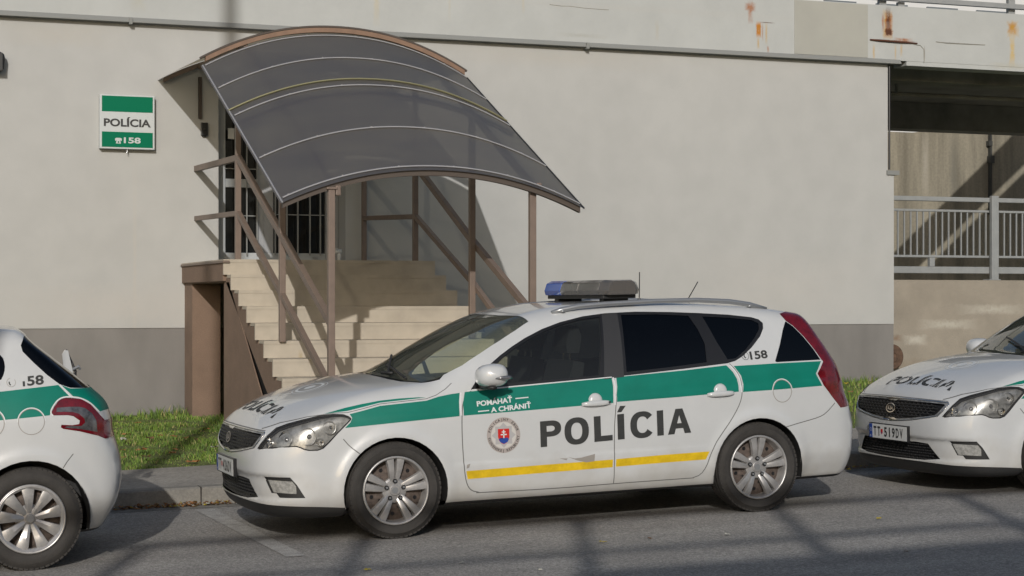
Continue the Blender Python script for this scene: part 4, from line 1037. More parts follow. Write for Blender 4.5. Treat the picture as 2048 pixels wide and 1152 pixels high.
# faded parking bay line
def road_quad(mb, pts, dz=.004): mb.add([(x, y, rz(x)+dz) for x, y in pts], [tuple(range(len(pts)))])
for pts in ([(2.56, 13.42), (2.70, 13.40), (2.735, 10.75), (2.615, 10.75)],):
    mb = MB(); road_quad(mb, pts); mb.keep = 1; mb.build('parking_line', PLINE)['kind'] = 'structure'
mb = MB(); mb.add([(x, y, rz(x)+.003) for x in XS[3:48] for y in (yk(x)-.20, yk(x)-.003)], [(2*i, 2*i+2, 2*i+3, 2*i+1) for i in range(44)]); mb.keep = 1
mb.build('gutter', mat('dusty gutter', (.29, .27, .235), .95, var=.35, vscale=8, fine=.4, fscale=90))['kind'] = 'structure'

# ---------------------------------------------------------------- police station building
WALL = mat('white render', (.432, .432, .416), .92, var=.015, vscale=.5, bump=.08, bscale=50, fine=.05, fscale=3.5)
PLINTH = mat('grey plinth paint', (.205, .195, .183), .92, var=.07, vscale=1.2, bump=.08, bscale=60)
FASC = mat('painted concrete parapet', (.42, .432, .42), .85, var=.07, vscale=1.6, bump=.35, bscale=9)
LEDGE = mat('grey sheet metal ledge', (.22, .225, .215), .8)
FRAME = mat('white window frame', (.42, .44, .45), .4)
DARKG = mat('dark door glass', (.012, .013, .013), .06, spec=.6)
STEELB = mat('light grey bars', (.26, .265, .255), .6)
W = 19.49
grain(WALL, .8, .975, 1.015, .3, .7, (1.6, 1, .5)); grain(PLINTH, 2.0, .90, 1.04, .35, .6, (1.5, 1, .5)); grain(TILE_ := mat('beige stair tile', (.43, .38, .305), .6, var=.08, vscale=4, bump=.04, bscale=30), 6, .90, 1.04, .3, .6)
stains(WALL, [(5.0, 5.5, 3.9, 4.4, (.42, .39, .33), .4, .9), (3.05, 3.1, .6, 3.1, (.46, .43, .38), .5, .8), (1.5, 4.2, 1.2, 1.75, (.46, .44, .41), .6, 1.),
              (9.5, 12.6, 1.24, 2.2, (.47, .45, .42), .5, 1.), (6.3, 9.5, 4.25, 4.5, (.42, .40, .36), .5, .9), (1.6, 3.0, 4.2, 4.5, (.42, .40, .36), .6, .9)])
ZW = 4.555
bld = empty('police_station_building', (3, W, .3), label='long white rendered wall with grey plinth and recessed glazed entrance under the vaulted canopy', cat='building')
def own(o, root=bld):
    o.parent = root; o.matrix_parent_inverse = Matrix.Translation(root.location).inverted() if not root.rotation_euler.x else root.matrix_world.inverted(); return o
RX0, RX1, RZ0, RZ1, RY = 3.979, 5.41, 1.955, 4.25, 19.80
mb = MB()
def wallq(x0, x1, z0, z1, y=W, k=0): mb.box(x0, x1, y, y+.45, z0, z1, k)
# above the plinth
wallq(-12, RX0, 1.249, ZW); wallq(RX1, 12.46, 1.249, ZW); mb.box(RX0, RX1, W, W+.45, RZ1, ZW); mb.box(RX0, RX1, W, W+.45, 1.249, RZ0)
own(mb.build('wall', WALL))
mb = MB(); mb.box(12.4601, 12.552, W+.004, W+.45, 1.249, 3.13); own(mb.build('wall_insulation', WALL))
mb = MB(); mb.box(-12, 12.552, W+.012, W+.46, -.2, 1.2485); own(mb.build('plinth', PLINTH))
mb = MB(); mb.box(12.44, 12.62, W-.02, W+.3, 3.125, 3.18); own(mb.build('corner_bracket', LEDGE))
mb = MB(); mb.prism([(W-.095, 4.515), (W-.095, 4.525), (W-.05, 4.585), (W+.02, 4.60), (W+.02, 4.515)], -12, 12.60, 0)
for x in (3.0, 8.3, -2.2): mb.box(x, x+.035, W-.106, W, 4.494, 4.56)
own(mb.build('ledge', LEDGE))
mb = MB(); mb.box(-12, 12.4, W+.45, 24, 4.1, 4.49); mb.box(-12, 12.4, 21.6, 21.7, -.2, 4.1); own(mb.build('core', WALL))
# entrance: a glazed screen with a window on the left and a door on the right
ent = empty('entrance', (4.7, RY, RZ0)); own(ent)
def own2(o): o.parent = ent; o.matrix_parent_inverse = Matrix.Translation((4.7, RY, RZ0)).inverted(); return o
# parent inverse must undo both levels
def own2(o): o.parent = ent; o.matrix_parent_inverse = (Matrix.Translation(bld.location) @ ent.matrix_parent_inverse @ Matrix.Translation(ent.location)).inverted(); return o
mb = MB(); y0, y1 = RY-.03, RY+.05
def fr(x0, x1, z0, z1, d=0): mb.box(x0, x1, y0-d, y1, z0, z1)
fr(RX0, 4.115, RZ0, RZ1); fr(4.1151, 5.255, RZ0, 2.075); fr(4.1151, 4.47, 2.80, 2.895, .002)
fr(4.1151, 5.4, 3.95, RZ1)
own2(mb.build('window_frame', FRAME, bevel=.006))
mb = MB(); mb.box(4.47, 4.655, RY-.028, RY+.05, 2.0755, 3.949); mb.box(4.54, 4.545, RY-.034, RY-.0285, 2.0755, 3.949); mb.box(5.256, 5.405, RY-.03, RY+.05, RZ0, 3.949); own2(mb.build('door_frame', mat('grey door frame', (.33, .34, .35), .45), bevel=.005))  # plain grey frame, darker than the white window frame
mb = MB(); mb.box(4.116, 4.469, RY+.01, RY+.03, 2.076, 3.948); own2(mb.build('window_pane', DARKG))
mb = MB(); mb.box(4.656, 5.2545, RY+.01, RY+.03, 2.076, 3.948); own2(mb.build('door_pane', DARKG))
mb = MB()
for x in (4.225, 4.345, 4.462): mb.box(x-.006, x+.006, RY-.075, RY-.055, 2.05, 3.9)
for z in (2.48, 3.0): mb.box(4.10, 4.47, RY-.062, RY-.052, z, z+.010)
own2(mb.build('window_bars', STEELB))
mb = MB()
for x in (4.668, 4.80, 4.925, 5.065, 5.185): mb.box(x-.007, x+.007, RY-.075, RY-.055, 2.05, 3.9)
for z in (2.50, 3.0): mb.box(4.66, 5.25, RY-.062, RY-.052, z, z+.010)
own2(mb.build('door_bars', STEELB))
mb = MB(); mb.box(4.13, 4.20, RY-.09, RY-.08, 3.33, 3.45); own2(mb.build('door_notice', PLATEW))
mb = MB(); mb.box(5.1, 5.16, RY-.05, RY-.031, 2.02, 2.03); own2(mb.build('door_stop', SATIN))
# bridge deck with its painted parapet over the building and the passage
RUST = (.30, .095, .015); RUSTD = (.085, .030, .014); YEL = (.46, .27, .05)
stains(FASC, [(5.71, 5.80, 4.6, 5.3, (.48, .40, .24), .55, .9), (7.50, 7.54, 4.85, 5.3, (.48, .38, .2), .5, .9), (3.0, 3.2, 4.62, 4.9, (.40, .39, .33), .6, .9), (7.9, 8.6, 4.62, 4.68, (.36, .36, .33), .8, .8),
  (10.40, 10.56, 5.06, 5.17, RUST, 1., .6), (10.555, 10.635, 4.74, 4.95, (.42, .17, .02), 1., .35), (10.68, 10.72, 4.66, 4.95, YEL, .7, .8), (10.705, 10.74, 4.56, 4.66, RUST, .8, .8), (10.60, 10.83, 4.925, 4.945, RUSTD, .8, .6),
  (12.34, 12.50, 4.80, 5.20, YEL, 1., .5), (12.37, 12.50, 4.83, 5.17, RUST, 1.4, .6), (12.38, 12.49, 4.86, 4.96, RUSTD, 1.5, .4), (12.16, 12.86, 4.785, 4.815, RUSTD, 1.5, .5), (12.5, 12.80, 4.80, 4.85, RUST, 1., .7),
  (12.20, 12.24, 4.53, 4.76, YEL, .7, .8), (12.52, 12.55, 4.53, 4.78, YEL, .6, .8), (13.13, 13.88, 4.815, 4.827, (.10, .09, .08), 1.3, .5), (12.955, 12.97, 4.55, 4.78, (.2, .18, .15), 1., .6),
  (14.22, 14.36, 4.98, 5.14, RUST, 1.2, .6), (14.24, 14.34, 4.55, 4.99, (.50, .37, .16), 1.1, .6), (13.9, 14.6, 4.52, 4.62, (.40, .38, .3), .6, .9), (10.44, 10.52, 4.9, 5.2, RUST, .9, .9), (10.57, 10.61, 4.6, 4.76, YEL, .8, .9), (10.64, 10.66, 4.7, 4.94, RUST, .8, .8), (12.39, 12.47, 4.86, 5.24, RUSTD, 1.2, .8), (12.33, 12.37, 4.9, 5.15, RUST, .9, .9), (12.60, 12.64, 4.6, 4.8, YEL, .6, .9), (14.20, 14.40, 4.93, 5.17, YEL, 1., .9), (6.6, 6.64, 4.7, 5.3, (.44, .40, .30), .5, .9), (9.2, 9.26, 4.62, 4.9, (.40, .37, .30), .6, .9), (2, 14.6, 4.95, 5.05, (.42, .42, .40), .5, 1.)])
br = empty('bridge_deck', (13, 19.4, 4.5), label='white painted concrete bridge edge with rust streaks along the top of the picture', cat='bridge')
mb = MB(); mb.box(-14, 30, W-.06, W+.22, 4.56, 5.245)
o = own(mb.build('parapet', FASC), br); 
mb = MB(); mb.box(12.70, 30, W-.055, W+.24, 4.505, 4.5595); own(mb.build('parapet_lower_edge', FASC), br)
mb = MB(); mb.box(11.09, 12.13, W-.066, W-.058, 4.575, 5.235); own(mb.build('repair_patch', mat('beige repair paint', (.365, .362, .325), .9, var=.06, vscale=2)), br)
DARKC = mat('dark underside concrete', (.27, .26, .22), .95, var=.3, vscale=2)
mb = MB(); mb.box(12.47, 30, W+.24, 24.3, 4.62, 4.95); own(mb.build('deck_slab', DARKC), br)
for n_, (a, b, z0) in {'beam': (20.2, 20.5, 4.42)}.items():
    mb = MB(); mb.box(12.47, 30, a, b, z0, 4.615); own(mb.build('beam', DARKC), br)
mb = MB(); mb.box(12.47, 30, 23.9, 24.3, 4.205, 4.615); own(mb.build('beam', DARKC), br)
mb = MB(); mb.tube([(13.5, 20.9, 4.6), (13.5, 20.9, 4.35)], .02, 8); mb.tube([(12.5, 21.0, 4.35), (24, 21.0, 4.35)], .03, 8); own(mb.build('hanging_pipe', DARKC), br)
mb = MB(); mb.tube([(12.16, W-.068, 4.80), (12.30, W-.080, 4.797), (12.6, W-.085, 4.79), (12.85, W-.068, 4.788)], [.010, .013, .011, .008], 8); own(mb.build('exposed_rebar', mat('rusty bar', RUSTD, .9, var=.4, vscale=30)), br)
mb = MB(); mb.tube([(12.80, W-.064, 4.775), (12.90, W-.064, 4.765), (12.95, W-.064, 4.72), (12.955, W-.064, 4.55)], .004, 6); own(mb.build('crack', DARKC), br)
mb = MB(); mb.tube([(13.13, W-.062, 4.825), (13.3, W-.064, 4.815), (13.6, W-.064, 4.818), (13.87, W-.062, 4.822)], .005, 6); own(mb.build('crack', DARKC), br)
mb = MB(); mb.tube([(7.85, W-.061, 4.99), (8.0, W-.061, 4.98), (8.1, W-.061, 4.985), (8.3, W-.061, 4.972), (8.6, W-.061, 4.97)], .003, 6); own(mb.build('crack', DARKC), br)
mb = MB(); mb.tube([(12.475, W-.012, 3.19), (12.475, W-.012, 4.49)], .013, 8); own(mb.build('corner_dark_strip', TRIM))  # thin black upright strip along the wall corner
# railing on the bridge
RAILM = mat('grey railing paint', (.27, .28, .28), .5, var=.1, vscale=8)
tr = empty('bridge_railing', (14, W+.1, 5.25), label='grey steel railing standing on the bridge parapet at the top right corner', cat='railing')
mb = MB(); mb.box(12.25, 30, W+.05, W+.12, 5.335, 5.395); own(mb.build('lower_rail', RAILM), tr)
mb = MB(); mb.box(12.25, 30, W+.05, W+.12, 5.50, 5.55); own(mb.build('middle_rail', RAILM), tr)
mb = MB(); mb.box(12.25, 30, W+.04, W+.13, 6.2, 6.26); own(mb.build('top_rail', RAILM), tr)
for x in (12.47, 14.42, 16.4, 18.4): mb = MB(); mb.box(x-.05, x+.05, W+.125, W+.18, 5.20, 6.2); own(mb.build('post', RAILM), tr)
mb = MB(); mb.box(12.70, 12.79, W+.1255, W+.18, 5.20, 5.334); own(mb.build('stub', RAILM), tr)
for a in range(0):
    pass
# pale building beyond the bridge
FARW = mat('pale far facade', (.62, .63, .64), .9, var=.05, vscale=.5)
fb = empty('far_building', (30, 60, 0), label='pale facade far behind the bridge railing at the top right', cat='building')
mb = MB(); mb.box(12, 70, 60, 70, 0, 26); own(mb.build('facade', FARW), fb)
for i in range(12):
    for zz in (12.1, 14.4): mb = MB(); mb.box(33.2+i*2.3, 34.6+i*2.3, 59.9, 59.99, zz, zz+.9); own(mb.build('window', mat('far glass', (.15, .17, .19), .2)), fb)

# ---------------------------------------------------------------- passage on the right
RET = mat('streaked retaining concrete', (.30, .27, .205), .92, var=.38, vscale=1.8, stretch=(1.8, 1, .16), fine=.15, fscale=20, bump=.3, bscale=12)
LOWW = mat('beige rough plaster', (.30, .265, .215), .92, var=.14, vscale=2.5, bump=.5, bscale=40)
stains(RET, [(21.25, 21.5, 3.2, 5.1, (.17, .16, .13), .8, .8), (22.1, 22.35, 3.4, 5.1, (.2, .18, .14), .7, .8), (20.6, 20.8, 3.5, 5.1, (.38, .35, .29), .8, .9), (23.4, 23.7, 3, 5, (.4, .37, .31), .7, .9)])
stains(LOWW, [(13.4, 14.4, 1.15, 1.30, (.42, .39, .33), 1.2, .7), (13.2, 13.6, .95, 1.10, (.45, .42, .36), 1.3, .7), (14.0, 15.2, 1.35, 1.50, (.42, .39, .33), 1.1, .7), (13.0, 13.2, 1.0, 1.1, (.22, .15, .10), 1, .7), (12.6, 15, .45, .8, (.22, .17, .12), .8, 1)])
mb = MB(); mb.prism([(12, -.2), (12, 4.90), (20.4, 4.92), (21.2, 5.02), (50, 5.1), (50, -.2)], 31, 31.5, 1); tag(mb.build('retaining_wall', RET), 'tall streaked concrete retaining wall behind the passage, lit above a diagonal shadow', 'wall')
mb = MB(); mb.box(22.2, 22.235, 30.9, 30.99, 3.3, 4.98); mb.box(22.17, 22.28, 30.88, 30.98, 4.35, 4.5); mb.box(22.15, 22.23, 30.88, 30.98, 4.70, 4.8)
tag(mb.build('downpipe', mat('dark pipe', (.05, .05, .045), .7)), 'dark narrow pipe fixed to the lit concrete retaining wall', 'pipe')
mb = MB(); mb.prism([(20.3, .2), (20.3, 1.815), (20.75, 1.82), (20.75, .2)], 12.553, 30, 0)
tag(mb.build('low_wall', LOWW), 'low beige plastered wall with flaking patches under the grey passage railing', 'wall')
mb = MB(); mb.box(12.5, 50, 20.76, 30.99, 1.5, 1.6); mb.build('passage_floor', DARKC)['kind'] = 'structure'
r2 = empty('passage_railing', (14, 20.4, 1.82), label='grey steel railing with thin upright bars on the low beige wall in the passage', cat='railing')
def rr_(name, x0, x1, z0, z1, ya=20.38, yb=20.44): mb = MB(); mb.box(x0, x1, ya, yb, z0, z1); return own(mb.build(name, RAILM, bevel=.006), r2)
rr_('top_rail', 12.56, 30, 2.865, 2.925, 20.36, 20.44); rr_('upper_rail', 12.56, 30, 2.725, 2.757, 20.385, 20.425); rr_('lower_rail', 12.56, 30, 2.115, 2.147, 20.385, 20.425); rr_('bottom_band', 12.56, 30, 1.905, 1.995, 20.375, 20.43)
rr_('stub', 13.68, 13.76, 1.996, 2.114)
for x in (14.66, 16.9, 19.1): rr_('post', x-.055, x+.055, 1.82, 2.95, 20.30, 20.359); rr_('base_plate', x-.09, x+.09, 1.815, 1.83, 20.30, 20.46)
i = 0; x = 13.10
while x < 16.4:
    if abs(x-14.66) > .07: mb = MB(); mb.box(x-.009, x+.009, 20.395, 20.413, 2.148, 2.724); own(mb.build('bar', RAILM), r2)
    x += .0985
# unseen slabs added behind the bridge, shaped to throw the diagonal shadow
mb = MB(); dY = 6; sx, sz = .39*dY, .42*dY
def bk(x, z): return (x-sx, z+sz)
mb.prism([bk(19.21, 1.85), bk(19.987, 2.522), bk(22.853, 4.992), bk(25, 6.85), bk(25, 6.05), bk(23.088, 4.411), bk(20.174, 1.982), bk(20.02, 1.85)], 24.9, 25.0, 1)
mb.prism([bk(20.31, 1.85), bk(20.41, 1.93), bk(23.088, 4.183), bk(25, 5.8), bk(30, 10), bk(30, 1.85)], 24.9, 25.0, 1)
tag(mb.build('shadow_slabs', DARKC), 'unseen sloping slabs added behind the bridge to cast the diagonal shadow', 'shadow caster')
# rusty round cap behind the corner
mb = MB(); mb.lathe([(.001, -.10), (.15, -.10), (.165, -.085), (.165, .1), (.001, .1)], 32, (12.905, 20.16, .81)); mb.lathe([(.05, -.105), (.06, -.112), (.07, -.105)], 24, (12.905, 20.16, .81))
tag(mb.build('round_steel_cap', mat('rust brown steel', (.12, .07, .045), .8, var=.5, vscale=14), auto=R(40)), 'rust brown round cap peeping out behind the white wall corner at ground level', 'pipe cap')

# ---------------------------------------------------------------- entrance stairs
TILE = mat('beige stair tile', (.43, .38, .305), .6, var=.08, vscale=4, bump=.04, bscale=30)
BROWN = mat('brown stone render', (.235, .16, .115), .9, var=.14, vscale=3, fine=.25, fscale=120, bump=.25, bscale=120)
BROWNS = mat('brown railing paint', (.185, .138, .110), .5, var=.12, vscale=8)
GROUT = mat('tile joint', (.25, .20, .15), .95)
stains(TILE, [(3.88, 3.93, .98, 1.12, (.36, .29, .18), .9, .8)])
XL, XR = 3.61, 5.73; YF = 17.27; TR = .345; RI = .151; ZT = 1.945
st = empty('entrance_stairs', (4.6, 15.6, .3), label='beige tiled stairs with brown rendered side rising to the recessed entrance', cat='stairs')
mb = MB(); gb = MB()
NST = 10
for k in range(NST+1):
    zt = ZT-RI*k; y = YF-TR*k
    yb = W if k == 0 else YF-TR*(k-1)
    x0 = XL-.035 if True else XL
    x1 = XR+(.05*min(k, 4))*0
    ya = y; zb = zt-RI
    if k == 0: mb.box(x0, x1, y, W, zt-.03, zt); mb.box(x0, x1, y+.004, y+.03, zb+.001, zt-.0301)
    else:
        mb.box(XL+.004, x1, y+.0035, yb+.035, zt-.03, zt); mb.box(x0, x1, y, y+.003, zt-.03, zt); mb.box(x0, XL+.0035, y+.0035, y+.03, zt-.03, zt); mb.box(x0, x1, y+.004, y+.03, (zb+.001 if k < NST else -.1), zt-.0301)
    for j in range(5):
        xx = 3.95+.6*j-(.3 if k % 2 else 0)
        if x0 < xx < x1: gb.box(xx, xx+.003, y+.0022, y+.005, zb+.01, zt-.030)
own(mb.build('steps', TILE), st)
mb = MB()                                                        # core below the steps
pf = [(W, .1), (W, ZT-.03-RI*0-.004)]
pts = []
for k in range(NST+1):
    y = YF-TR*k+.032; zt = ZT-.034-RI*k; pts += [(YF-TR*(k-1)+.032 if k else W, zt), (y, zt)]
yb_ = pts[-1][0]
# sawtooth stringer above the slanting joint; joint runs from under the landing to the foot of the stairs
def jl(y): return 1.70-(17.27-y)*.69
low = [(17.05, jl(17.05)+.0), (14.95, .20)]
mb.prism([(17.318, 1.72), (17.318, ZT-.034-RI)]+[(yy, zz) for yy, zz in pts if yy < 17.3][:-1]+[(yb_, .0), (14.55, .0), (15.05, .445)], XL, XR-.01, 0)
own(mb.build('stringer', BROWN), st)
mb = MB(); mb.prism([(17.1795, 1.715), (15.10, .20), (15.0, .05), (17.1795, .05)], XL, XL+.012, 0)
mb.box(XL, XL+.35, 17.1801, 17.42, .05, 1.722)
own(mb.build('side_panel', BROWN), st)
mb = MB(); mb.box(XL, XL+.30, 19.05, W, .05, 1.722); own(mb.build('column', BROWN), st)
mb = MB(); mb.box(XL, XR-.05, 17.32, W, 1.7225, ZT-.034); mb.box(XL-.03, XL-.0005, 17.32, W, 1.735, ZT-.034); own(mb.build('landing_slab', BROWN), st)
mb = MB(); mb.box(XL-.045, XL+.02, 17.25, W, ZT-.0335, ZT-.012); own(mb.build('landing_edge', BROWNS), st)
mb = MB(); mb.box(XR-.32, XR-.3, 17.2, W, .1, 1.7); mb.box(XL+.36, XR-.33, 17.44, 17.48, .1, 1.7); own(mb.build('inner_wall', DARKC), st); mb = MB(); mb.prism([(14.6, .05), (14.6, .55), (17.17, 1.70), (17.17, .05)], XL+.10, XL+.12, 0); own(mb.build('gap_shade_sheet', mat('black painted gap shade', (.01, .01, .01), .95)), st)  # thin black sheet paints the shade inside the slanting gap
# railings of square brown tube
def railing(name, label, X, pts_top, pts_mid, posts):
    e = empty(name, (X, 17.3, 1.95), label=label, cat='handrail')
    for nm, pl, w_, h_ in (('handrail', pts_top, .05, .06), ('middle_rail', pts_mid, .045, .05)):
        mb = MB()
        for a, b in zip(pl, pl[1:]): mb.bar((X, *a), (X, *b), w_, h_)
        own(mb.build(nm, BROWNS, bevel=.003), e)
    for x, y, z0, z1, w2 in posts: mb = MB(); mb.box(x-w2/2, x+w2/2, y-w2/2, y+w2/2, z0, z1); own(mb.build('post', BROWNS, bevel=.003), e)
    return e
railing('stair_railing', 'brown tube railing left of the stairs with two bars ending at the white wall', 3.735,
        [(W, 2.975), (17.33, 2.935), (15.5, 2.105), (13.87, 1.36)], [(W, 2.435), (17.33, 2.395), (15.5, 1.585), (13.87, .84)], [(3.735, 17.36, ZT, 2.93, .055)])
railing('stair_railing', 'brown tube railing right of the stairs with a post against the wall', 5.60,
        [(19.42, 2.985), (17.55, 2.945), (15.82, 2.12), (13.95, 1.30)], [(19.42, 2.465), (17.50, 2.40), (15.82, 1.735), (13.95, .86)], [(5.60, 19.40, ZT, 2.985, .05)])
# ---------------------------------------------------------------- vaulted canopy
CANS = bpy.data.materials.new('smoked polycarbonate'); CANS.use_nodes = True
n = CANS.node_tree.nodes; L = CANS.node_tree.links; b = n['Principled BSDF']; b.inputs['Roughness'].default_value = .4; b.inputs['Specular IOR Level'].default_value = .8
tc = n.new('ShaderNodeTexCoord'); mp = n.new('ShaderNodeMapping'); mp.inputs['Scale'].default_value = (.8, 1, 3); L.new(tc.outputs['Object'], mp.inputs[0])
t = n.new('ShaderNodeTexNoise'); t.inputs['Scale'].default_value = 1.6; t.inputs['Detail'].default_value = 5; L.new(mp.outputs[0], t.inputs[0])
r = n.new('ShaderNodeValToRGB'); r.color_ramp.elements[0].position = .35; r.color_ramp.elements[1].position = .7; r.color_ramp.elements[0].color = (.105, .105, .12, 1); r.color_ramp.elements[1].color = (.135, .132, .135, 1)
L.new(t.outputs[0], r.inputs[0]); L.new(r.outputs[0], b.inputs['Base Color'])
tr_ = n.new('ShaderNodeBsdfTransparent'); tr_.inputs[0].default_value = (.70, .65, .52, 1); mx = n.new('ShaderNodeMixShader'); mx.inputs[0].default_value = .09
tl_ = n.new('ShaderNodeBsdfTranslucent'); tl_.inputs[0].default_value = (.55, .50, .38, 1); m2 = n.new('ShaderNodeMixShader'); m2.inputs[0].default_value = .36
L.new(b.outputs[0], m2.inputs[1]); L.new(tl_.outputs[0], m2.inputs[2]); L.new(m2.outputs[0], mx.inputs[1]); L.new(tr_.outputs[0], mx.inputs[2]); L.new(mx.outputs[0], n['Material Output'].inputs[0])
CX0, CX1 = 3.315, 6.015; YK, YFR = 17.10, 13.84
def arch(u, rise): return rise*(1-(2*u-1)**2)**.92 if False else rise*(1-abs(2*u-1)**2.1)
def cpt(u, y, dz=0.):
    """point on the vault: u across 0..1, y depth"""
    if y >= YK: ze = 3.85+(y-YK)*.030; rise = .37
    else: ze = 3.85-(YK-y)*.4735; rise = .37-(YK-y)/(YK-YFR)*.075
    if y < YK: ze -= .062*(1-(YK-y)/(YK-YFR))
    x0 = CX0; x1 = CX1-.10*max(0, (YK-y))/(YK-YFR)
    return (x0+(x1-x0)*u, y, ze+arch(u, rise)+dz)
cn = empty('entrance_canopy', (4.66, 17.1, 4.2), label='vaulted canopy of smoked brown sheet with white battens sloping down over the entrance stairs', cat='canopy')
NU = 48
def vault(ys, th=.010, split=True):
    mb = MB()
    for dz, fl in ((0, 0),):
        v = [cpt(i/NU, y, dz) for y in ys for i in range(NU+1)]; n_ = NU+1
        f = [(a*n_+i, a*n_+i+1, (a+1)*n_+i+1, (a+1)*n_+i) for a in range(len(ys)-1) for i in range(NU)]; mb.add(v, f)
    return mb
own(vault([W-.01, 18.3, YK+.02]).build('sheet', CANS, smooth=True), cn)
own(vault([YK-.02, 16.3, 15.5, 14.6, YFR], .010).build('sheet', CANS, smooth=True), cn)
BATT = mat('white batten', (.30, .30, .31), .55)
for y in (13.90, 14.72, 15.70, 16.40, 17.02):
    mb = MB(); mb.tube([cpt(.012+.976*i/NU, y, .009) for i in range(NU+1)], .0125, 6, sq=.6)
    for q in (.03, .2, .38, .56, .74, .9): p = cpt(q, y, .016); mb.lathe([(.001, .004), (.008, .003), (.008, -.006)], 8, p, 0, Matrix.Rotation(R(90), 3, 'X'))
    own(mb.build('batten', BATT), cn)
ARCHM = mat('orange brown arch paint', (.22, .135, .088), .6, var=.2, vscale=8)
def arc_beam(name, y, w_, h_, m, dz, u0=.0, u1=1.):
    mb = MB(); v = []
    for i in range(NU+1):
        x, yy, z = cpt(u0+(u1-u0)*i/NU, y, dz)
        v += [(x, y-w_/2, z-h_), (x, y+w_/2, z-h_), (x, y+w_/2, z), (x, y-w_/2, z)]
    mb.add(v, [(4*i+j, 4*i+(j+1) % 4, 4*i+4+(j+1) % 4, 4*i+4+j) for i in range(NU) for j in range(4)]+[(0, 1, 2, 3), (4*NU+3, 4*NU+2, 4*NU+1, 4*NU)]); return own(mb.build(name, m), cn)
arc_beam('arch_beam', YK+.03, .06, .044, ARCHM, -.006, .02, .99)
arc_beam('arch_beam', YFR+.05, .05, .055, mat('dark brown arch paint', (.075, .058, .046), .6), -.012, .01, .985)
arc_beam('arch_beam', 15.55, .04, .045, BROWNS, -.012, .02, .98)
arc_beam('arch_beam', W-.05, .05, .05, BROWNS, -.012, .02, .98)
mb = MB(); mb.tube([cpt(.004+.992*i/NU, 15.86, .004) for i in range(NU+1)], .034, 8, sq=.3); own(mb.build('joint_tape', mat('olive yellow tape', (.30, .285, .16), .6)), cn)
mb = MB(); mb.tube([cpt(i/NU, YK+.015, .006) for i in range(NU+1)], .012, 6); own(mb.build('sheet_edge', mat('dark brown arch paint', (.075, .058, .046), .6)), cn)
for u, s in ((.006, 0), (.994, 1)):
    mb = MB(); mb.tube([cpt(u, YK-.04, .004), cpt(u, YFR, .004)], .008, 6); own(mb.build('edge_strip', BATT if s == 0 else PILLAR), cn)
def rafter(x, y0, y1, drop=.03):
    mb = MB(); u = (x-CX0)/(CX1-CX0); pts = [cpt(u, y, -drop) for y in np.linspace(y0, y1, 4)]
    for a, b in zip(pts, pts[1:]): mb.bar(a, b, .04, .05)
    own(mb.build('rafter', BROWNS), cn)
for x in (3.76, 5.58): rafter(x, YK-.04, YFR+.08, .045); rafter(x, W-.08, YK+.02, .055)
for x, y, z0 in ((3.735, 13.88, .15), (5.48, 13.95, .17), (3.735, 15.53, 1.18), (5.55, 15.65, 1.20), (3.735, 17.36, 2.94), (5.60, 17.52, ZT)):
    u = (x-CX0)/(CX1-CX0); z1 = cpt(u, y)[2]-.045; mb = MB(); w2 = .054 if y < 16 else .052; mb.box(x-w2/2, x+w2/2, y-w2/2, y+w2/2, z0, z1); own(mb.build('post', BROWNS, bevel=.004), cn)
    if y < 14: mb = MB(); mb.box(x+.032, x+.075, y-.03, y+.03, z1-.06, z1+.02); mb.box(x-.045, x+.045, y-.04, y+.04, z1-.015, z1+.005); own(mb.build('clamp', BROWNS, bevel=.008), cn)
mb = MB(); mb.box(3.755, 3.79, W-.04, W-.003, 3.52, 3.97); own(mb.build('wall_bracket', mat('dark brown strap', (.06, .045, .035), .6)), cn)

# ---------------------------------------------------------------- small things on the wall
SGREEN = mat('green sign film', (.0, .145, .072), .7, spec=.15); SWHITE = mat('white sign film', (.50, .53, .53), .4)
sg = empty('police_sign', (2.98, W-.05, 3.45), label='square illuminated box sign with green bands reading POLÍCIA 158', cat='sign')
def own_s(o): return own(o, sg)
mb = MB(); mb.box(2.693, 3.272, W-.085, W, 3.160, 3.737); own_s(mb.build('box', SWHITE, bevel=.004))
ys = W-.0875
def flat(mb, v, t, x, z, k=0, d=0.): mb.add([(x+a, ys-d, z+b_) for a, b_ in v], [tuple(q) for q in t], k)
mb = MB(); mb.box(2.715, 3.252, ys, ys+.002, 3.555, 3.722); own_s(mb.build('green_band', SGREEN)); mb = MB(); mb.box(2.715, 3.252, ys, ys+.002, 3.178, 3.340); own_s(mb.build('green_band', SGREEN))
mb = MB(); v, t, wd = text2d('POLÍCIA', .082, .03, 1.); k_ = .495/wd; v[:, 0] *= k_; flat(mb, v, t, 2.735, 3.398, 0, .001); mb.keep = 1; own_s(mb.build('lettering', TEXTD))
mb = MB(); v, t, wd = text2d('158', .062, .03, 1.); v[:, 0] *= .178/wd; flat(mb, v, t, 2.945, 3.222, 0, .001)
for P in ([(-.034, .036), (.034, .036), (.036, .052), (.022, .060), (-.022, .060), (-.036, .052)], [(-.018, .036), (.018, .036), (.027, .0), (-.027, .0)], [(-.034, .028), (-.022, .028), (-.022, .036), (-.034, .036)], [(.022, .028), (.034, .028), (.034, .036), (.022, .036)]):
    v, t = fan2d(P); flat(mb, v, t, 2.888, 3.216, 0, .001)
v, t = disc2d(.009, 16); flat(mb, v, t, 2.888, 3.232, 1, .0016)
mb.keep = 1; own_s(mb.build('phone_number', [SWHITE, SGREEN]))
mb = MB(); mb.tube([(2.985, W-.06, 3.16), (2.985, W-.06, 3.135)], .006, 6); mb.tube([(2.985, W-.06, 3.135), (2.978, W-.06, 3.12), (2.99, W-.06, 3.11)], .004, 6); own_s(mb.build('hook', SATIN))
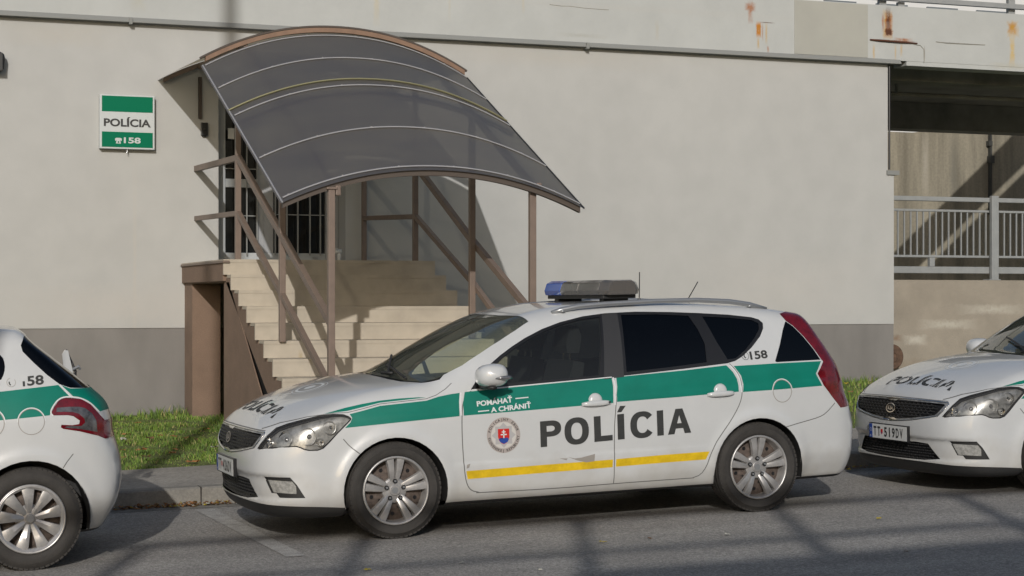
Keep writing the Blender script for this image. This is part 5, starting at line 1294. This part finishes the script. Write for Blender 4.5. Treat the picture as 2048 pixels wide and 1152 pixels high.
mb = MB(); mb.box(3.785, 3.853, W-.055, W, 3.335, 3.475); mb.lathe([(.001, -.004), (.014, -.004), (.015, 0)], 14, (3.819, W-.056, 3.40)); mb.box(3.80, 3.84, W-.035, W, 3.322, 3.335)
tag(mb.build('intercom', TRIM, bevel=.006), 'small black intercom box on the white wall left of the entrance', 'intercom')
mb = MB(); mb.tube([(1.60, W-.1, 4.12), (1.66, W-.1, 4.12), (1.695, W-.1, 4.10), (1.705, W-.1, 4.06), (1.695, W-.1, 3.96), (1.66, W-.1, 3.93), (1.60, W-.1, 3.92)], .02, 8); mb.box(1.45, 1.695, W-.16, W-.02, 3.93, 4.115)
tag(mb.build('wall_lamp', PILLAR, bevel=.015), 'dark wall lamp half cut off by the left edge of the picture', 'wall lamp')
mb = MB(); mb.tube([(5.23, 19.10, ZT), (5.23, 19.10, ZT+.10), (5.23, 19.10, ZT+.135)], .022, 12); mb.tube([(5.165, 19.10, ZT+.135), (5.255, 19.10, ZT+.135)], .028, 12); mb.tube([(5.19, 19.10, ZT+.15), (5.19, 19.10, ZT+.17)], .03, 12)
tag(mb.build('vent_pipe', PLATEW, smooth=True), 'short white plastic vent elbow standing on the landing by the door', 'vent pipe')

# ---------------------------------------------------------------- grass and leaves
GR = [mat('grass blade', (.115, .23, .028), .7, var=.4, vscale=3.5, col2=(.23, .33, .05)), mat('dry grass blade', (.34, .30, .12), .8), mat('dark grass blade', (.09, .15, .03), .7)]
r_ = np.random.RandomState(5); mb = MB()
def blades(n_, x0, x1, ya, yb, h0, h1):
    X = r_.uniform(x0, x1, n_); Y = r_.uniform(ya, yb, n_); a = r_.uniform(0, 6.283, n_)
    cl = np.clip(.5+.7*np.sin(X*5.1+3*np.sin(Y*3.3))*np.sin(Y*4.7+X*1.3)+.3*np.sin(X*13+Y*9), 0, 1.2)
    H = r_.uniform(h0, h1, n_)*(.35+.95*cl); W_ = r_.uniform(.006, .014, n_); ln = r_.uniform(.1, .8, n_)*H; b_ = r_.uniform(0, 6.283, n_)
    Z = np.array([gz(x, min(y, 19.6)) for x, y in zip(X, Y)])-.01; cs, sn = np.cos(a)*W_/2, np.sin(a)*W_/2; lx, ly = np.cos(b_)*ln, np.sin(b_)*ln
    v = np.stack([np.stack([X-cs, Y-sn, Z], 1), np.stack([X+cs, Y+sn, Z], 1), np.stack([X+cs*.7+lx*.4, Y+sn*.7+ly*.4, Z+H*.6], 1), np.stack([X-cs*.7+lx*.4, Y-sn*.7+ly*.4, Z+H*.6], 1), np.stack([X+lx, Y+ly, Z+H], 1)], 1).reshape(-1, 3)
    i = np.arange(n_)*5; base = len(mb.v); mb.v += [tuple(p) for p in v.tolist()]
    k = np.where(r_.rand(n_) < .09, 1, np.where(r_.rand(n_) < .35, 2, 0))
    mb.f += [(base+q, base+q+1, base+q+2, base+q+3) for q in i.tolist()]+[(base+q+3, base+q+2, base+q+4) for q in i.tolist()]; mb.m += k.tolist()*2
blades(26000, 1.6, 4.3, 15.38, 19.25, .02, .055); blades(9000, 10.3, 12.9, 15.38, 20.2, .04, .11); blades(9000, 4.3, 10.3, 15.38, 19.4, .05, .12); blades(500, 2.6, 3.6, 19.1, 19.4, .05, .12); blades(5000, -1, 1.6, 15.38, 19.4, .05, .12)
# the stairs stand on bare ground
mb.keep = 1
keepf = [i for i, f in enumerate(mb.f) if not (3.58 < mb.v[f[0]][0] < 5.8 and mb.v[f[0]][1] < 17.3 and mb.v[f[0]][1] > 13)]
mb.f = [mb.f[i] for i in keepf]; mb.m = [mb.m[i] for i in keepf]
tag(mb.build('grass', GR), 'short green lawn with dry blades between the pavement and the building', 'grass', kind='stuff')
LEAFC = {'yellow': mat('yellow leaf', (.42, .33, .03), .7, var=.3, vscale=40), 'brown': mat('brown leaf', (.16, .085, .035), .8, var=.4, vscale=40), 'orange': mat('orange brown leaf', (.33, .15, .05), .7, var=.4, vscale=40), 'pale': mat('pale leaf', (.45, .44, .38), .7, var=.2, vscale=40)}
def leaf_mesh(r0, sz):
    mb = MB(); v = [(0, 0, .012)]; n_ = 14
    for i in range(n_):
        a = 2*math.pi*i/n_; q = sz*(.55+.45*abs(math.cos(a*2.5)))*(1-.25*abs(math.sin(a))); v.append((q*math.cos(a), q*.7*math.sin(a), .004+r0.uniform(0, .35)*sz))
    mb.add(v, [(0, i+1, (i+1) % n_+1) for i in range(n_)]); mb.keep = 1; return mb
def leaf(x, y, z, c, sz, label):
    r0 = random.Random(int(x*1000+y*77)); o = leaf_mesh(r0, sz).build('fallen_leaf', LEAFC[c]); o.location = (x, y, z); o.rotation_euler = (0, 0, r0.uniform(0, 6)); tag(o, label, 'leaf', 'fallen leaves')
for x, y, c_, s_, lb in ((4.529, 10.327, 'yellow', .035, 'yellow leaf on the road below the second stroke of the painted door lettering'), (6.592, 10.418, 'yellow', .03, 'small yellow leaf on the road right of the rear wheel shadow'),
    (2.908, 10.003, 'yellow', .03, 'yellow leaf at the bottom edge of the road just right of the front wheel'), (4.861, 10.337, 'brown', .03, 'curled brown leaf on the road under the middle of the parked estate car'),
    (5.931, 9.081, 'brown', .025, 'dark leaf lying in the wide shadow at the bottom right of the road'), (5.365, 10.251, 'pale', .032, 'pale whitish leaf on the road below the rear door'),
    (3.48, 9.978, 'pale', .03, 'pale leaf at the bottom edge of the road right of the front tyre'), (3.785, 9.517, 'pale', .02, 'tiny pale leaf on the lowest part of the road')): leaf(x, y, rz(x)+.002, c_, s_, lb)
leaf(2.956, 15.60, rz(2.956)+.145, 'orange', .075, 'large curled orange leaf on the pavement edge by the grass')
for x, y, c_, s_, lb in ((2.62, 18.2, 'orange', .05, 'orange leaf high in the grass near the hatchback tail'), (3.05, 17.0, 'orange', .055, 'orange leaf in the middle of the lawn right of the hatchback'), (3.2, 16.7, 'brown', .045, 'brown leaf in the lawn left of the estate car nose'),
    (2.35, 16.3, 'yellow', .045, 'yellow leaf in the lawn beside the hatchback bumper'), (2.50, 17.4, 'pale', .04, 'pale leaf in the lawn above the hatchback bumper'), (2.9, 16.1, 'orange', .05, 'orange leaf in the lawn near the pavement'),
    (11.35, 18.7, 'yellow', .07, 'yellow leaf high in the strip of grass between the two estate cars'), (11.0, 16.0, 'brown', .07, 'brown leaf low in the strip of grass between the two estate cars'), (11.25, 16.6, 'orange', .06, 'orange leaf in the strip of grass behind the estate car tail')):
    leaf(x, y, gz(x, y)+.065, c_, s_, lb)
r0 = random.Random(11)
for i in range(34):
    x, y = (r0.uniform(2.0, 3.5), r0.uniform(15.6, 18.9)) if i < 26 else (r0.uniform(10.8, 11.7), r0.uniform(15.6, 19))
    leaf(x, y, gz(x, y)+.05, r0.choice(['orange', 'brown', 'orange', 'orange', 'pale']), r0.uniform(.04, .075), 'small dry leaf scattered in the short grass of the lawn')
mb = MB(); r0 = random.Random(3); mt = list(LEAFC.values())
for i in range(620):
    x = r0.uniform(2.0, 3.6) if i < 480 else r0.uniform(6.8, 9.5); y = yk(x)-.005-abs(r0.gauss(0, .045)); s_ = r0.uniform(.008, .024); a = r0.uniform(0, 6.28); z = rz(x)+r0.uniform(.004, .03)
    c, s2 = math.cos(a)*s_, math.sin(a)*s_; h1, h2 = r0.uniform(-.01, .015), r0.uniform(-.005, .015)
    mb.add([(x-c, y-s2, z), (x+s2*.6, y-c*.6, z+h1), (x+c, y+s2, z+h2), (x-s2*.6, y+c*.6, z)], [(0, 1, 2, 3)], r0.choice([1, 1, 2, 2, 2, 3, 0]))
mb.keep = 1; tag(mb.build('leaf_litter', mt), 'heap of small brown leaf litter in the gutter along the kerb', 'leaf litter', kind='stuff')

# ---------------------------------------------------------------- across the street, behind the viewer: what throws the shadows on the road
ob = empty('opposite_building', (0, -4, 0), label='building across the street whose flat roof and railing shade the road', cat='building')
mb = MB(); mb.box(-1.3, 22, -14, -4, -.2, 5.64); own(mb.build('wall', mat('opposite render', (.30, .28, .25), .9)), ob)
orl = empty('roof_railing', (0, -4, 5.64), label='steel railing on the roof edge of the building across the street', cat='railing')
mb = MB(); mb.box(-22, 22, -4.045, -3.955, 6.51, 6.60); own(mb.build('top_rail', RAILM), orl)
mb = MB(); mb.box(-22, 22, -4.03, -3.97, 5.88, 5.94); own(mb.build('lower_rail', RAILM), orl)
for i in range(-12, 13): mb = MB(); mb.box(.33+1.51*i-.055, .33+1.51*i+.055, -4.05, -3.95, 5.0, 6.52); own(mb.build('post', RAILM), orl)
lp = empty('street_lamp', (-2.70, 2, 0), label='tall grey street lamp column beside the road, outside the picture', cat='street lamp')
mb = MB(); mb.tube([(-2.70, 2, -.1), (-2.70, 2, 13.6)], .075, 16); own(mb.build('pole', SATIN, smooth=True), lp)
mb = MB(); mb.bar((-2.70, 2, 13.6), (-2.70, 3.4, 13.9), .2, .1); own(mb.build('lamp_head', SATIN), lp)
